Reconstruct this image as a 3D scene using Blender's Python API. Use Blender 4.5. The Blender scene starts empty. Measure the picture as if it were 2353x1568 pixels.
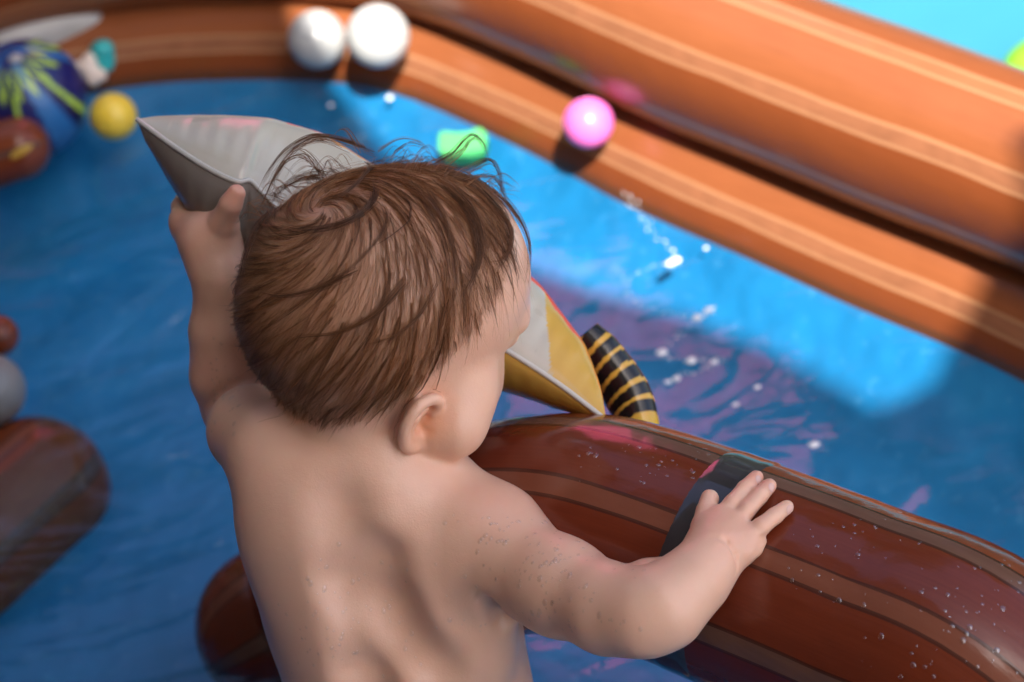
import bpy, bmesh, math, random
import numpy as np
from mathutils import Vector, Matrix
from mathutils.bvhtree import BVHTree

random.seed(7)
RNG = np.random.default_rng(11)
SC = bpy.context.scene
COL = SC.collection

# ------------------------------------------------------------------ camera
CAM_H, PITCH, ROLL, FPX = 1.3, math.radians(38), math.radians(12), 5285.0
CX, CY = 1176.5, 784.0
FW = np.array([0, math.cos(PITCH), -math.sin(PITCH)])
_U = np.array([0, math.sin(PITCH), math.cos(PITCH)])
_X = np.array([1.0, 0, 0])
RT = math.cos(ROLL) * _X - math.sin(ROLL) * _U
UP = math.sin(ROLL) * _X + math.cos(ROLL) * _U
CPOS = np.array([0, 0, CAM_H])
cam_d = bpy.data.cameras.new("camera")
cam = bpy.data.objects.new("camera", cam_d)
COL.objects.link(cam)
M = Matrix(((RT[0], UP[0], -FW[0], CPOS[0]), (RT[1], UP[1], -FW[1], CPOS[1]),
            (RT[2], UP[2], -FW[2], CPOS[2]), (0, 0, 0, 1)))
cam.matrix_world = M
cam_d.sensor_width = 36.0
cam_d.lens = FPX * 36.0 / 2353.0
cam_d.clip_start, cam_d.clip_end = 0.05, 300
cam_d.dof.use_dof = True
cam_d.dof.focus_distance = 1.315
cam_d.dof.aperture_fstop = 6.6
SC.camera = cam

# ------------------------------------------------------------------ light
SUN_EL, SUN_AZ = math.radians(50), math.radians(12)      # from behind the camera, a little to the right
SDIR = np.array([math.sin(SUN_AZ) * math.cos(SUN_EL), -math.cos(SUN_AZ) * math.cos(SUN_EL), math.sin(SUN_EL)])
world = bpy.data.worlds.new("World")
SC.world = world
world.use_nodes = True
wn = world.node_tree.nodes
sky = wn.new("ShaderNodeTexSky")
sky.sky_type = 'NISHITA'
sky.sun_disc = False
sky.sun_elevation = SUN_EL
sky.sun_rotation = math.atan2(SDIR[0], SDIR[1])
sky.air_density = 0.6
sky.dust_density = 3.0
sky.ozone_density = 0.2
bg = wn["Background"]
bg.inputs["Strength"].default_value = 0.15
world.node_tree.links.new(sky.outputs[0], bg.inputs["Color"])
sun_d = bpy.data.lights.new("sun", 'SUN')
sun_d.energy = 4.0
sun_d.angle = math.radians(0.5)
sun_d.color = (1.0, 0.94, 0.86)
sun = bpy.data.objects.new("sun", sun_d)
COL.objects.link(sun)
sun.location = (1, -3, 5)
sun.rotation_euler = Vector(SDIR).to_track_quat('Z', 'Y').to_euler()
SC.view_settings.view_transform = 'Standard'
SC.view_settings.look = 'None'
SC.view_settings.gamma = 1.0
SC.view_settings.exposure = 1.6
SC.render.engine = 'CYCLES'
SC.cycles.max_bounces = 8
SC.cycles.transparent_max_bounces = 12
SC.cycles.use_denoising = True
SC.cycles.caustics_reflective = False
SC.cycles.caustics_refractive = False

# ------------------------------------------------------------------ helpers
def cc(u, v, d):
    """photo direction + distance -> right/up/depth frame (metres)"""
    return np.array([(u - CX) / FPX * d, -(v - CY) / FPX * d, d])

def c2w(p):
    p = np.asarray(p, float)
    return CPOS + p[..., 0:1] * RT + p[..., 1:2] * UP + p[..., 2:3] * FW

def at(u, v, d):
    return c2w(cc(u, v, d))

def atz(u, v, z):
    q = (u - CX) / FPX * RT - (v - CY) / FPX * UP + FW
    return CPOS + q * ((z - CAM_H) / q[2])

def link(o, parent=None):
    COL.objects.link(o)
    if parent is not None:
        o.parent = parent
    return o

def tag(o, label=None, cat=None, group=None, kind=None):
    if label: o["label"] = label
    if cat: o["category"] = cat
    if group: o["group"] = group
    if kind: o["kind"] = kind
    return o

def empty(name, loc):
    o = bpy.data.objects.new(name, None)
    o.empty_display_size = 0.05
    o.location = loc
    link(o)
    return o

def mesh_obj(name, verts, faces, mat, parent=None, smooth=True, uvs=None, cols=None):
    me = bpy.data.meshes.new(name)
    verts = np.asarray(verts, float)
    if parent is not None:
        verts = verts - np.array(parent.location)
    me.from_pydata(verts.tolist(), [], faces if isinstance(faces, list) else faces.tolist())
    if smooth:
        me.polygons.foreach_set("use_smooth", [True] * len(me.polygons))
    if uvs is not None:
        li = np.empty(len(me.loops), np.int32)
        me.loops.foreach_get("vertex_index", li)
        uvl = me.uv_layers.new(name="UVMap")
        uvl.data.foreach_set("uv", np.asarray(uvs, float)[li].ravel())
    if cols is not None:
        ca = me.color_attributes.new("Col", 'FLOAT_COLOR', 'POINT')
        c4 = np.ones((len(verts), 4)); c4[:, :3] = cols
        ca.data.foreach_set("color", c4.ravel())
    me.materials.append(mat)
    me.update()
    o = bpy.data.objects.new(name, me)
    return link(o, parent)

def catmull(pts, n):
    pts = np.asarray(pts, float)
    P = np.vstack([2 * pts[0] - pts[1], pts, 2 * pts[-1] - pts[-2]])
    out = []
    for i in range(1, len(P) - 2):
        p0, p1, p2, p3 = P[i - 1], P[i], P[i + 1], P[i + 2]
        for k in range(n):
            t = k / n
            out.append(0.5 * ((2 * p1) + (-p0 + p2) * t + (2 * p0 - 5 * p1 + 4 * p2 - p3) * t * t + (-p0 + 3 * p1 - 3 * p2 + p3) * t ** 3))
    out.append(pts[-1])
    return np.array(out)

def sweep(path, radii, nseg=40, closed=False, flat=None):
    """tube along a path; UV = (metres along, fraction around, 0 = top)"""
    path = np.asarray(path, float); n = len(path)
    radii = np.broadcast_to(np.asarray(radii, float), (n,))
    if closed:
        T = np.roll(path, -1, 0) - np.roll(path, 1, 0)
    else:
        T = np.gradient(path, axis=0)
    T /= np.linalg.norm(T, axis=1)[:, None]
    up = np.array([0, 0, 1.0]); N = np.zeros((n, 3))
    prev = up - T[0] * (up @ T[0]); prev /= np.linalg.norm(prev)
    for i in range(n):
        if closed:
            prev = up
        v = prev - T[i] * (prev @ T[i]); v /= np.linalg.norm(v); N[i] = v; prev = v
    B = np.cross(T, N)
    L = np.concatenate([[0], np.cumsum(np.linalg.norm(np.diff(path, axis=0), axis=1))])
    if closed:
        L_end = L[-1] + np.linalg.norm(path[0] - path[-1])
        path = np.vstack([path, path[:1]]); N = np.vstack([N, N[:1]]); B = np.vstack([B, B[:1]])
        L = np.append(L, L_end); radii = np.append(radii, radii[0]); n += 1
    ang = np.linspace(0, 2 * math.pi, nseg + 1)
    ca, sa = np.cos(ang), np.sin(ang)
    if flat is not None:
        sa = sa * flat
    V = path[:, None, :] + radii[:, None, None] * (ca[None, :, None] * N[:, None, :] + sa[None, :, None] * B[:, None, :])
    UV = np.stack(np.broadcast_arrays(L[:, None], (ang / (2 * math.pi))[None, :]), -1)
    idx = np.arange(n * (nseg + 1)).reshape(n, nseg + 1)
    F = np.stack([idx[:-1, :-1], idx[:-1, 1:], idx[1:, 1:], idx[1:, :-1]], -1).reshape(-1, 4)
    return V.reshape(-1, 3), F, UV.reshape(-1, 2)

def capped(path, r, ncap=8, a=True, b=True, rr=None):
    """add rounded ends to a path/radius pair"""
    path = np.asarray(path, float); n = len(path)
    radii = np.full(n, r) if rr is None else np.asarray(rr, float)
    if b:
        t = path[-1] - path[-2]; t /= np.linalg.norm(t); R = radii[-1]
        s = np.sin(np.linspace(0, math.pi / 2, ncap + 1)[1:]) ; c = np.cos(np.linspace(0, math.pi / 2, ncap + 1)[1:])
        path = np.vstack([path, path[-1] + s[:, None] * t * R]); radii = np.append(radii, np.maximum(c * R, 1e-4))
    if a:
        t = path[0] - path[1]; t /= np.linalg.norm(t); R = radii[0]
        s = np.sin(np.linspace(math.pi / 2, 0, ncap + 1)[:-1]); c = np.cos(np.linspace(math.pi / 2, 0, ncap + 1)[:-1])
        path = np.vstack([path[0] + s[:, None] * t * R, path]); radii = np.append(np.maximum(c * R, 1e-4), radii)
    return path, radii

def resample(path, step):
    path = np.asarray(path, float)
    L = np.concatenate([[0], np.cumsum(np.linalg.norm(np.diff(path, axis=0), axis=1))])
    s = np.linspace(0, L[-1], max(3, int(L[-1] / step)))
    return np.stack([np.interp(s, L, path[:, k]) for k in range(3)], 1)

def uv_sphere(c, r, nu=48, nv=32, sc=(1, 1, 1)):
    th = np.linspace(0, math.pi, nv + 1); ph = np.linspace(0, 2 * math.pi, nu + 1)
    V = np.stack([np.sin(th)[:, None] * np.cos(ph)[None], np.sin(th)[:, None] * np.sin(ph)[None], np.broadcast_to(np.cos(th)[:, None], (nv + 1, nu + 1))], -1)
    V = V * np.array(sc) * r + np.array(c)
    UV = np.stack(np.broadcast_arrays((ph / 2 / math.pi)[None, :], (1 - th / math.pi)[:, None]), -1)
    idx = np.arange((nv + 1) * (nu + 1)).reshape(nv + 1, nu + 1)
    F = np.stack([idx[:-1, :-1], idx[1:, :-1], idx[1:, 1:], idx[:-1, 1:]], -1).reshape(-1, 4)
    return V.reshape(-1, 3), F, UV.reshape(-1, 2)

# ------------------------------------------------------------------ materials
class NT:
    def __init__(s, name):
        s.m = bpy.data.materials.new(name); s.m.use_nodes = True
        s.t = s.m.node_tree; s.n = s.t.nodes; s.b = s.n["Principled BSDF"]; s.out = s.n["Material Output"]
    def new(s, typ, **kw):
        x = s.n.new("ShaderNode" + typ)
        for k, v in kw.items():
            setattr(x, k, v)
        return x
    def link(s, a, b): s.t.links.new(a, b)
    def set(s, **kw):
        for k, v in kw.items():
            s.b.inputs[k.replace("_", " ")].default_value = v
    def math(s, op, a, b=None, c=None, clamp=False):
        x = s.new("Math", operation=op); x.use_clamp = clamp
        for i, v in enumerate((a, b, c)):
            if v is None: continue
            if isinstance(v, (int, float)): x.inputs[i].default_value = v
            else: s.link(v, x.inputs[i])
        return x.outputs[0]
    def mix(s, fac, a, b, mode='MIX'):
        x = s.new("Mix", data_type='RGBA', blend_type=mode)
        for sock, v in ((x.inputs[0], fac), (x.inputs[6], a), (x.inputs[7], b)):
            if isinstance(v, (int, float)): sock.default_value = v
            elif isinstance(v, tuple): sock.default_value = (*v, 1) if len(v) == 3 else v
            else: s.link(v, sock)
        return x.outputs[2]
    def noise(s, vec=None, scale=5.0, detail=4.0, rough=0.55, dist=0.0):
        x = s.new("TexNoise"); x.inputs["Scale"].default_value = scale; x.inputs["Detail"].default_value = detail
        x.inputs["Roughness"].default_value = rough; x.inputs["Distortion"].default_value = dist
        if vec is not None: s.link(vec, x.inputs["Vector"])
        return x.outputs[0]
    def mapping(s, vec, scale=(1, 1, 1), loc=(0, 0, 0), rot=(0, 0, 0)):
        x = s.new("Mapping"); x.inputs["Scale"].default_value = scale; x.inputs["Location"].default_value = loc; x.inputs["Rotation"].default_value = rot
        s.link(vec, x.inputs["Vector"]); return x.outputs[0]
    def ramp(s, fac, stops, interp='LINEAR'):
        x = s.new("ValToRGB"); x.color_ramp.interpolation = interp
        e = x.color_ramp.elements
        while len(e) < len(stops): e.new(0.5)
        for el, (p, c) in zip(e, stops):
            el.position = p; el.color = (*c, 1) if len(c) == 3 else c
        s.link(fac, x.inputs[0]); return x.outputs[0]
    def bump(s, h, strength=0.3, dist=0.01, normal=None):
        x = s.new("Bump"); x.inputs["Strength"].default_value = strength; x.inputs["Distance"].default_value = dist
        s.link(h, x.inputs["Height"])
        if normal is not None: s.link(normal, x.inputs["Normal"])
        return x.outputs[0]

def plain(name, col, rough=0.4, noise_amt=0.12, nscale=30.0, spec=0.5, coat=0.0, bump=0.0, sss=0.0):
    n = NT(name); tc = n.new("TexCoord").outputs["Object"]
    f = n.noise(tc, nscale, 5)
    lo = tuple(c * (1 - noise_amt) for c in col); hi = tuple(min(1, c * (1 + noise_amt)) for c in col)
    n.link(n.mix(f, lo, hi), n.b.inputs["Base Color"])
    n.set(Roughness=rough, Specular_IOR_Level=spec, Coat_Weight=coat, Coat_Roughness=0.08)
    if sss:
        n.set(Subsurface_Weight=sss, Subsurface_Scale=0.004)
    if bump:
        n.link(n.bump(n.noise(tc, nscale * 3, 4), bump, 0.002), n.b.inputs["Normal"])
    return n.m

def wood_vinyl(name, planks, dark, mid, stripe, gap, rough=0.16, seed=0.0, stripe_w=0.24, bumpy=0.12, spec=0.5):
    """printed wood planks on glossy vinyl, laid along the tube"""
    n = NT(name)
    uv = n.new("UVMap").outputs[0]
    sep = n.new("SeparateXYZ"); n.link(uv, sep.inputs[0])
    wob = n.noise(n.mapping(uv, (3.0, 5, 1), (seed, 0, 0)), 1.5, 2)
    vv = n.math('ADD', n.math('MULTIPLY', sep.outputs[1], planks), n.math('MULTIPLY', n.math('SUBTRACT', wob, 0.5), 0.12))
    fr = n.math('FRACT', vv); pid = n.math('FLOOR', vv)
    wn_ = n.new("TexWhiteNoise", noise_dimensions='1D'); n.link(n.math('ADD', pid, seed), wn_.inputs["W"])
    rnd = wn_.outputs["Value"]
    grain = n.noise(n.mapping(uv, (14, 190, 1), (seed, 0, 0)), 1.0, 6, 0.6, 0.6)
    blot = n.noise(n.mapping(uv, (18, 22, 1), (seed + 4, 0, 0)), 1.0, 4, 0.6, 1.2)
    base = n.mix(rnd, dark, mid)
    base = n.mix(n.math('MULTIPLY', grain, 0.55), base, tuple(c * 0.55 for c in dark))
    sm = n.math('LESS_THAN', fr, stripe_w)
    strc = n.mix(blot, tuple(c * 0.6 for c in stripe), tuple(min(1, c * 1.25) for c in stripe))
    # every second stripe is a redder one
    odd = n.math('LESS_THAN', n.math('FRACT', n.math('MULTIPLY', pid, 0.5)), 0.25)
    strc = n.mix(n.math('MULTIPLY', odd, 0.5), strc, mid)
    base = n.mix(n.math('MULTIPLY', sm, 0.85), base, strc)
    edge = n.math('MINIMUM', n.math('ABSOLUTE', n.math('SUBTRACT', fr, stripe_w)), n.math('MINIMUM', fr, n.math('SUBTRACT', 1.0, fr)))
    ln = n.math('LESS_THAN', edge, 0.022)
    base = n.mix(n.math('MULTIPLY', ln, 0.8), base, gap)
    n.link(base, n.b.inputs["Base Color"])
    n.set(Roughness=rough, Specular_IOR_Level=spec, Coat_Weight=0.08, Coat_Roughness=0.08)
    pk = n.noise(n.mapping(uv, (9, 5, 1), (seed, 2, 0)), 1.2, 3)
    pk2 = n.noise(n.mapping(uv, (60, 30, 1), (seed, 2, 0)), 1.2, 3)
    nb = n.bump(pk, bumpy, 0.02)
    n.link(n.bump(pk2, bumpy * 0.5, 0.003, nb), n.b.inputs["Normal"])
    return n.m

MAT = {}
MAT["wood_ring"] = wood_vinyl("ring_wood_print", 7, (0.23, 0.060, 0.018), (0.33, 0.110, 0.042), (0.30, 0.125, 0.062), (0.40, 0.20, 0.10), 0.26, 3.0, 0.22, spec=0.4)
MAT["wood_arch"] = wood_vinyl("arch_wood_print", 8, (0.125, 0.018, 0.008), (0.24, 0.052, 0.017), (0.15, 0.078, 0.054), (0.045, 0.014, 0.009), 0.17, 1.3, 0.25, 0.22, spec=0.42)
MAT["wood_log"] = wood_vinyl("log_wood_print", 6, (0.13, 0.026, 0.010), (0.24, 0.055, 0.016), (0.12, 0.06, 0.045), (0.05, 0.02, 0.013), 0.22, 8.0, 0.2, spec=0.3)

# pool floor: blue vinyl with a paler blotchy print
n = NT("pool_floor_vinyl")
tc = n.new("TexCoord").outputs["Object"]
b1 = n.noise(tc, 7, 5, 0.6, 0.5); b2 = n.noise(tc, 60, 5, 0.65)
colr = n.ramp(b1, [(0.3, (0.009, 0.145, 0.32)), (0.6, (0.015, 0.195, 0.41)), (0.85, (0.035, 0.27, 0.49))])
colr = n.mix(n.math('MULTIPLY', n.math('GREATER_THAN', b2, 0.62), 0.25), colr, (0.12, 0.33, 0.55))
n.link(colr, n.b.inputs["Base Color"]); n.set(Roughness=0.35)
n.link(n.bump(n.noise(tc, 6, 3), 0.4, 0.05), n.b.inputs["Normal"])
MAT["floor"] = n.m

# water: clear sheet, tinted, with ripples and a fresnel reflection
n = NT("water_surface")
geo = n.new("NewGeometry").outputs["Position"]
w1 = n.noise(n.mapping(geo, (4, 9, 1), rot=(0, 0, math.radians(-22))), 1.0, 2, 0.45, 1.2)
w2 = n.noise(n.mapping(geo, (22, 40, 1), rot=(0, 0, math.radians(-8))), 1.0, 2, 0.5, 0.8)
hh = n.math('ADD', w1, n.math('MULTIPLY', w2, 0.08))
nb = n.bump(hh, 0.6, 0.017)
lw_ = n.new("LayerWeight"); lw_.inputs["Blend"].default_value = 0.5; n.link(nb, lw_.inputs["Normal"])
fres = n.math('ADD', n.math('MULTIPLY', n.math('POWER', lw_.outputs["Facing"], 5.0), 0.93), 0.040)
tr = n.new("BsdfTransparent"); tr.inputs["Color"].default_value = (0.80, 0.94, 0.98, 1)
gl = n.new("BsdfGlossy"); gl.inputs["Roughness"].default_value = 0.03; n.link(nb, gl.inputs["Normal"])
mx = n.new("MixShader"); n.link(fres, mx.inputs[0]); n.link(tr.outputs[0], mx.inputs[1]); n.link(gl.outputs[0], mx.inputs[2])
n.link(mx.outputs[0], n.out.inputs["Surface"])
MAT["water"] = n.m

# drops: small clear lenses
n = NT("water_drop")
lw_ = n.new("LayerWeight"); lw_.inputs["Blend"].default_value = 0.5
fr_ = n.math('ADD', n.math('MULTIPLY', n.math('POWER', lw_.outputs["Facing"], 4.0), 0.02), 0.14)
tr = n.new("BsdfTransparent"); tr.inputs["Color"].default_value = (1, 1, 1, 1)
gl = n.new("BsdfGlossy"); gl.inputs["Roughness"].default_value = 0.05
mx = n.new("MixShader"); n.link(fr_, mx.inputs[0]); n.link(tr.outputs[0], mx.inputs[1]); n.link(gl.outputs[0], mx.inputs[2])
n.link(mx.outputs[0], n.out.inputs["Surface"])
MAT["drop"] = n.m

# skin
n = NT("wet_skin")
att = n.new("VertexColor", layer_name="Col").outputs["Color"]
tc = n.new("TexCoord").outputs["Object"]
mot = n.noise(tc, 70, 5, 0.7)
mot2 = n.noise(tc, 16, 3, 0.5)
colr = n.mix(n.math('MULTIPLY', mot, 0.26), att, (0.62, 0.26, 0.17))
colr = n.mix(n.math('MULTIPLY', mot2, 0.14), colr, (0.70, 0.50, 0.33))
n.link(colr, n.b.inputs["Base Color"])
n.set(Roughness=0.40, Specular_IOR_Level=0.42, Subsurface_Weight=0.35, Subsurface_Scale=0.0035, Coat_Weight=0.12, Coat_Roughness=0.2)
n.link(n.math('ADD', n.math('MULTIPLY', n.noise(tc, 90, 4, 0.65), 0.34), 0.22), n.b.inputs["Roughness"])
n.b.inputs["Subsurface Radius"].default_value = (1.0, 0.42, 0.25)
pore = n.noise(tc, 900, 3, 0.6)
n.link(n.bump(pore, 0.22, 0.0007, n.bump(n.noise(tc, 140, 4), 0.16, 0.0015)), n.b.inputs["Normal"])
MAT["skin"] = n.m

# hair
n = NT("wet_hair")
att = n.new("VertexColor", layer_name="Col").outputs["Color"]
n.link(att, n.b.inputs["Base Color"])
n.set(Roughness=0.34, Specular_IOR_Level=0.32)
MAT["hair"] = n.m

# printed toy vinyl (print and underside shade in the vertex colours)
n = NT("toy_vinyl")
att = n.new("VertexColor", layer_name="Col").outputs["Color"]
tc = n.new("TexCoord").outputs["Object"]
dirt = n.noise(tc, 28, 5, 0.6)
n.link(n.mix(n.math('MULTIPLY', n.math('GREATER_THAN', dirt, 0.66), 0.12), att, (0.2, 0.18, 0.15)), n.b.inputs["Base Color"])
n.set(Roughness=0.26, Specular_IOR_Level=0.5, Subsurface_Weight=0.1, Subsurface_Scale=0.004)
n.link(n.bump(n.noise(tc, 30, 3), 0.12, 0.008), n.b.inputs["Normal"])
MAT["toy"] = n.m

MAT["white_ball"] = plain("white_plastic", (0.42, 0.43, 0.42), 0.22, 0.03, 20)
MAT["grey_ball"] = plain("grey_plastic", (0.20, 0.20, 0.19), 0.35, 0.06, 20)
MAT["yellow_ball"] = plain("yellow_plastic", (0.78, 0.55, 0.05), 0.35, 0.05, 20, sss=0.1)
MAT["pink_ball"] = plain("pink_plastic", (0.85, 0.16, 0.50), 0.3, 0.04, 20, sss=0.1)
MAT["green_foam"] = plain("green_foam", (0.03, 0.34, 0.07), 0.6, 0.15, 90, bump=0.3)
MAT["lime_foam"] = plain("lime_plastic", (0.20, 0.60, 0.03), 0.4, 0.1, 40)
MAT["grey_vinyl"] = plain("grey_vinyl", (0.40, 0.39, 0.37), 0.28, 0.08, 14, bump=0.1)
MAT["teal"] = plain("teal_rubber", (0.03, 0.42, 0.42), 0.4, 0.08, 30)
MAT["cream"] = plain("cream_rubber", (0.72, 0.60, 0.50), 0.5, 0.08, 30)
MAT["liner"] = plain("blue_liner", (0.014, 0.14, 0.38), 0.3, 0.1, 12)
MAT["turq"] = plain("turquoise_sheet", (0.035, 0.22, 0.30), 0.4, 0.15, 3, bump=0.2)
MAT["patio"] = plain("patio_stone", (0.28, 0.25, 0.22), 0.8, 0.25, 9, bump=0.3)
MAT["roof"] = plain("painted_boards", (0.55, 0.52, 0.47), 0.8, 0.15, 6)
MAT["brick"] = plain("dark_render", (0.16, 0.10, 0.07), 0.85, 0.25, 5)
MAT["band"] = plain("grey_band_print", (0.040, 0.034, 0.038), 0.13, 0.35, 26, coat=0.3)
MAT["shorts"] = plain("navy_swim_fabric", (0.02, 0.03, 0.09), 0.6, 0.2, 60, bump=0.2)
MAT["nail"] = plain("nail", (0.66, 0.40, 0.33), 0.25, 0.05, 40)

# ------------------------------------------------------------------ ground
def quad(name, x0, x1, y0, y1, z, mat):
    o = mesh_obj(name, [(x0, y0, z), (x1, y0, z), (x1, y1, z), (x0, y1, z)], [[0, 1, 2, 3]], mat, smooth=False)
    return o
tag(quad("ground", -60, 60, -40, 80, -0.125, MAT["patio"]), kind="structure")
gs = quad("ground_sheet", 0.2, 3.2, 1.2, 4.6, -0.118, MAT["turq"])
tag(gs, kind="structure")

# ------------------------------------------------------------------ pool
wl = [atz(*q, 0.0)[:2] for q in [(0, 245), (150, 200), (300, 172), (480, 158), (680, 158), (860, 180), (1000, 225), (1250, 345), (1500, 470), (1800, 605), (2100, 740), (2353, 850)]]
loop = [np.array(p) for p in wl]
loop += [np.array(p) for p in [(0.60, 1.20), (0.78, 0.85), (0.86, 0.45), (0.78, 0.0), (0.5, -0.35), (0.0, -0.5), (-0.6, -0.4), (-1.0, 0.0), (-1.2, 0.6), (-1.22, 1.2), (-1.08, 1.75), (-0.82, 2.1)]]
loop3 = np.array([[p[0], p[1], 0] for p in loop])
cl = catmull(np.vstack([loop3[-2:], loop3, loop3[:3]]), 10)
cl = cl[20:-20]
cl = resample(np.vstack([cl, cl[:1]]), 0.03)[:-1]
for _ in range(6):
    cl = (np.roll(cl, 1, 0) + 2 * cl + np.roll(cl, -1, 0)) / 4
Tn = np.roll(cl, -1, 0) - np.roll(cl, 1, 0); Tn /= np.linalg.norm(Tn, axis=1)[:, None]
OUT = np.stack([-Tn[:, 1], Tn[:, 0], 0 * Tn[:, 0]], 1)       # the loop runs clockwise seen from above: outward is left
FLOOR_Z = -0.09
pool = empty("paddling_pool", (0, 1.0, -0.11))
tag(pool, "round brown wood printed inflatable paddling pool around the child", "paddling pool")
def ring(name, off, z, r, mat):
    p = cl + OUT * off; p[:, 2] = z
    s = np.arange(len(p)) * 0.03
    rr = r * (1 + 0.012 * np.sin(s * 9.1) + 0.008 * np.sin(s * 23.0 + 1))
    V, F, UV = sweep(p, rr, 44, closed=True)
    return mesh_obj(name, V, F, mat, pool, uvs=UV)
ring("upper_ring", 0.097, 0.124, 0.083, MAT["wood_ring"])
ring("lower_ring", 0.083, -0.02, 0.087, MAT["wood_ring"])
prof_ = [(0.004, -0.006), (-0.015, -0.020), (-0.04, -0.040), (-0.07, -0.062), (-0.10, -0.078), (-0.14, FLOOR_Z)]
FV = []
for off, z in prof_:
    q = cl + OUT * off; q[:, 2] = z; FV += list(q)
fl = cl + OUT * (-0.14); fl[:, 2] = FLOOR_Z; ctr = fl.mean(0)
for k in range(1, 12):
    FV += list(fl + (ctr - fl) * k / 12)
FV.append(ctr); FV = np.array(FV)
m_ = len(cl); nr_ = (len(FV) - 1) // m_; FF = []
for k in range(nr_ - 1):
    for i in range(m_):
        a = k * m_ + i; b = k * m_ + (i + 1) % m_
        FF.append([a, b, b + m_, a + m_])
for i in range(m_):
    FF.append([(nr_ - 1) * m_ + i, (nr_ - 1) * m_ + (i + 1) % m_, len(FV) - 1])
inner = np.arange(len(FV)) >= 6 * m_
FV[inner, 2] += 0.004 * np.sin(FV[inner, 0] * 17 + FV[inner, 1] * 9) * np.sin(FV[inner, 1] * 21)
mesh_obj("pool_floor", FV, FF, MAT["floor"], pool)
# water sheet
wv = cl + OUT * 0.02; wv[:, 2] = 0.0
water = mesh_obj("water", wv, [list(range(len(wv)))[::-1]], MAT["water"], smooth=False)
tag(water, kind="structure")

# ------------------------------------------------------------------ arch tube beside the child
ap = [atz(640, 1440, -0.012), atz(700, 1405, -0.004), atz(780, 1368, 0.03), atz(880, 1322, 0.115), at(1000, 1272, 1.535), at(1150, 1215, 1.47), at(1345, 1206, 1.415),
      at(1507, 1246, 1.385), at(1740, 1334, 1.352), at(1989, 1434, 1.315), at(2242, 1549, 1.28)]
e = ap[-1] - ap[-2]
ap += [ap[-1] + e * 0.9 + np.array([0, 0, -0.05]), ap[-1] + e * 1.5 + np.array([0.02, 0, -0.16]), ap[-1] + e * 1.8 + np.array([0.03, 0, -0.34]), ap[-1] + e * 1.85 + np.array([0.03, 0, -0.55])]
apath = resample(catmull(ap, 12), 0.008)
AR = 0.0686
arch = empty("inflatable_arch", (apath[len(apath) // 2][0], apath[len(apath) // 2][1], -0.2))
tag(arch, "glossy wet dark brown wood printed inflatable tube under the child's right hand", "inflatable tube")
acp, acr = capped(apath, AR, 10, a=True, b=False)
V, F, UV = sweep(acp, acr, 72)
arch_tube = mesh_obj("tube", V, F, MAT["wood_arch"], arch, uvs=UV)
# dark grey band round the tube under the hand
def nearest_i(P): return int(np.argmin(np.linalg.norm(apath - P, axis=1)))
bi = nearest_i(at(1655, 1300, 1.36))
bp = resample(apath[bi - 2:bi + 3], 0.004)
rb = np.full(len(bp), AR + 0.0006); rb[0] = rb[-1] = AR - 0.001
V, F, UV = sweep(bp, rb, 72)
mesh_obj("band", V, F, MAT["band"], arch, uvs=UV)
arch_bvh = BVHTree.FromPolygons([Vector(v) for v in (np.array([list(v.co) for v in arch_tube.data.vertices]) + np.array(arch.location))], [list(p.vertices) for p in arch_tube.data.polygons])

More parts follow.
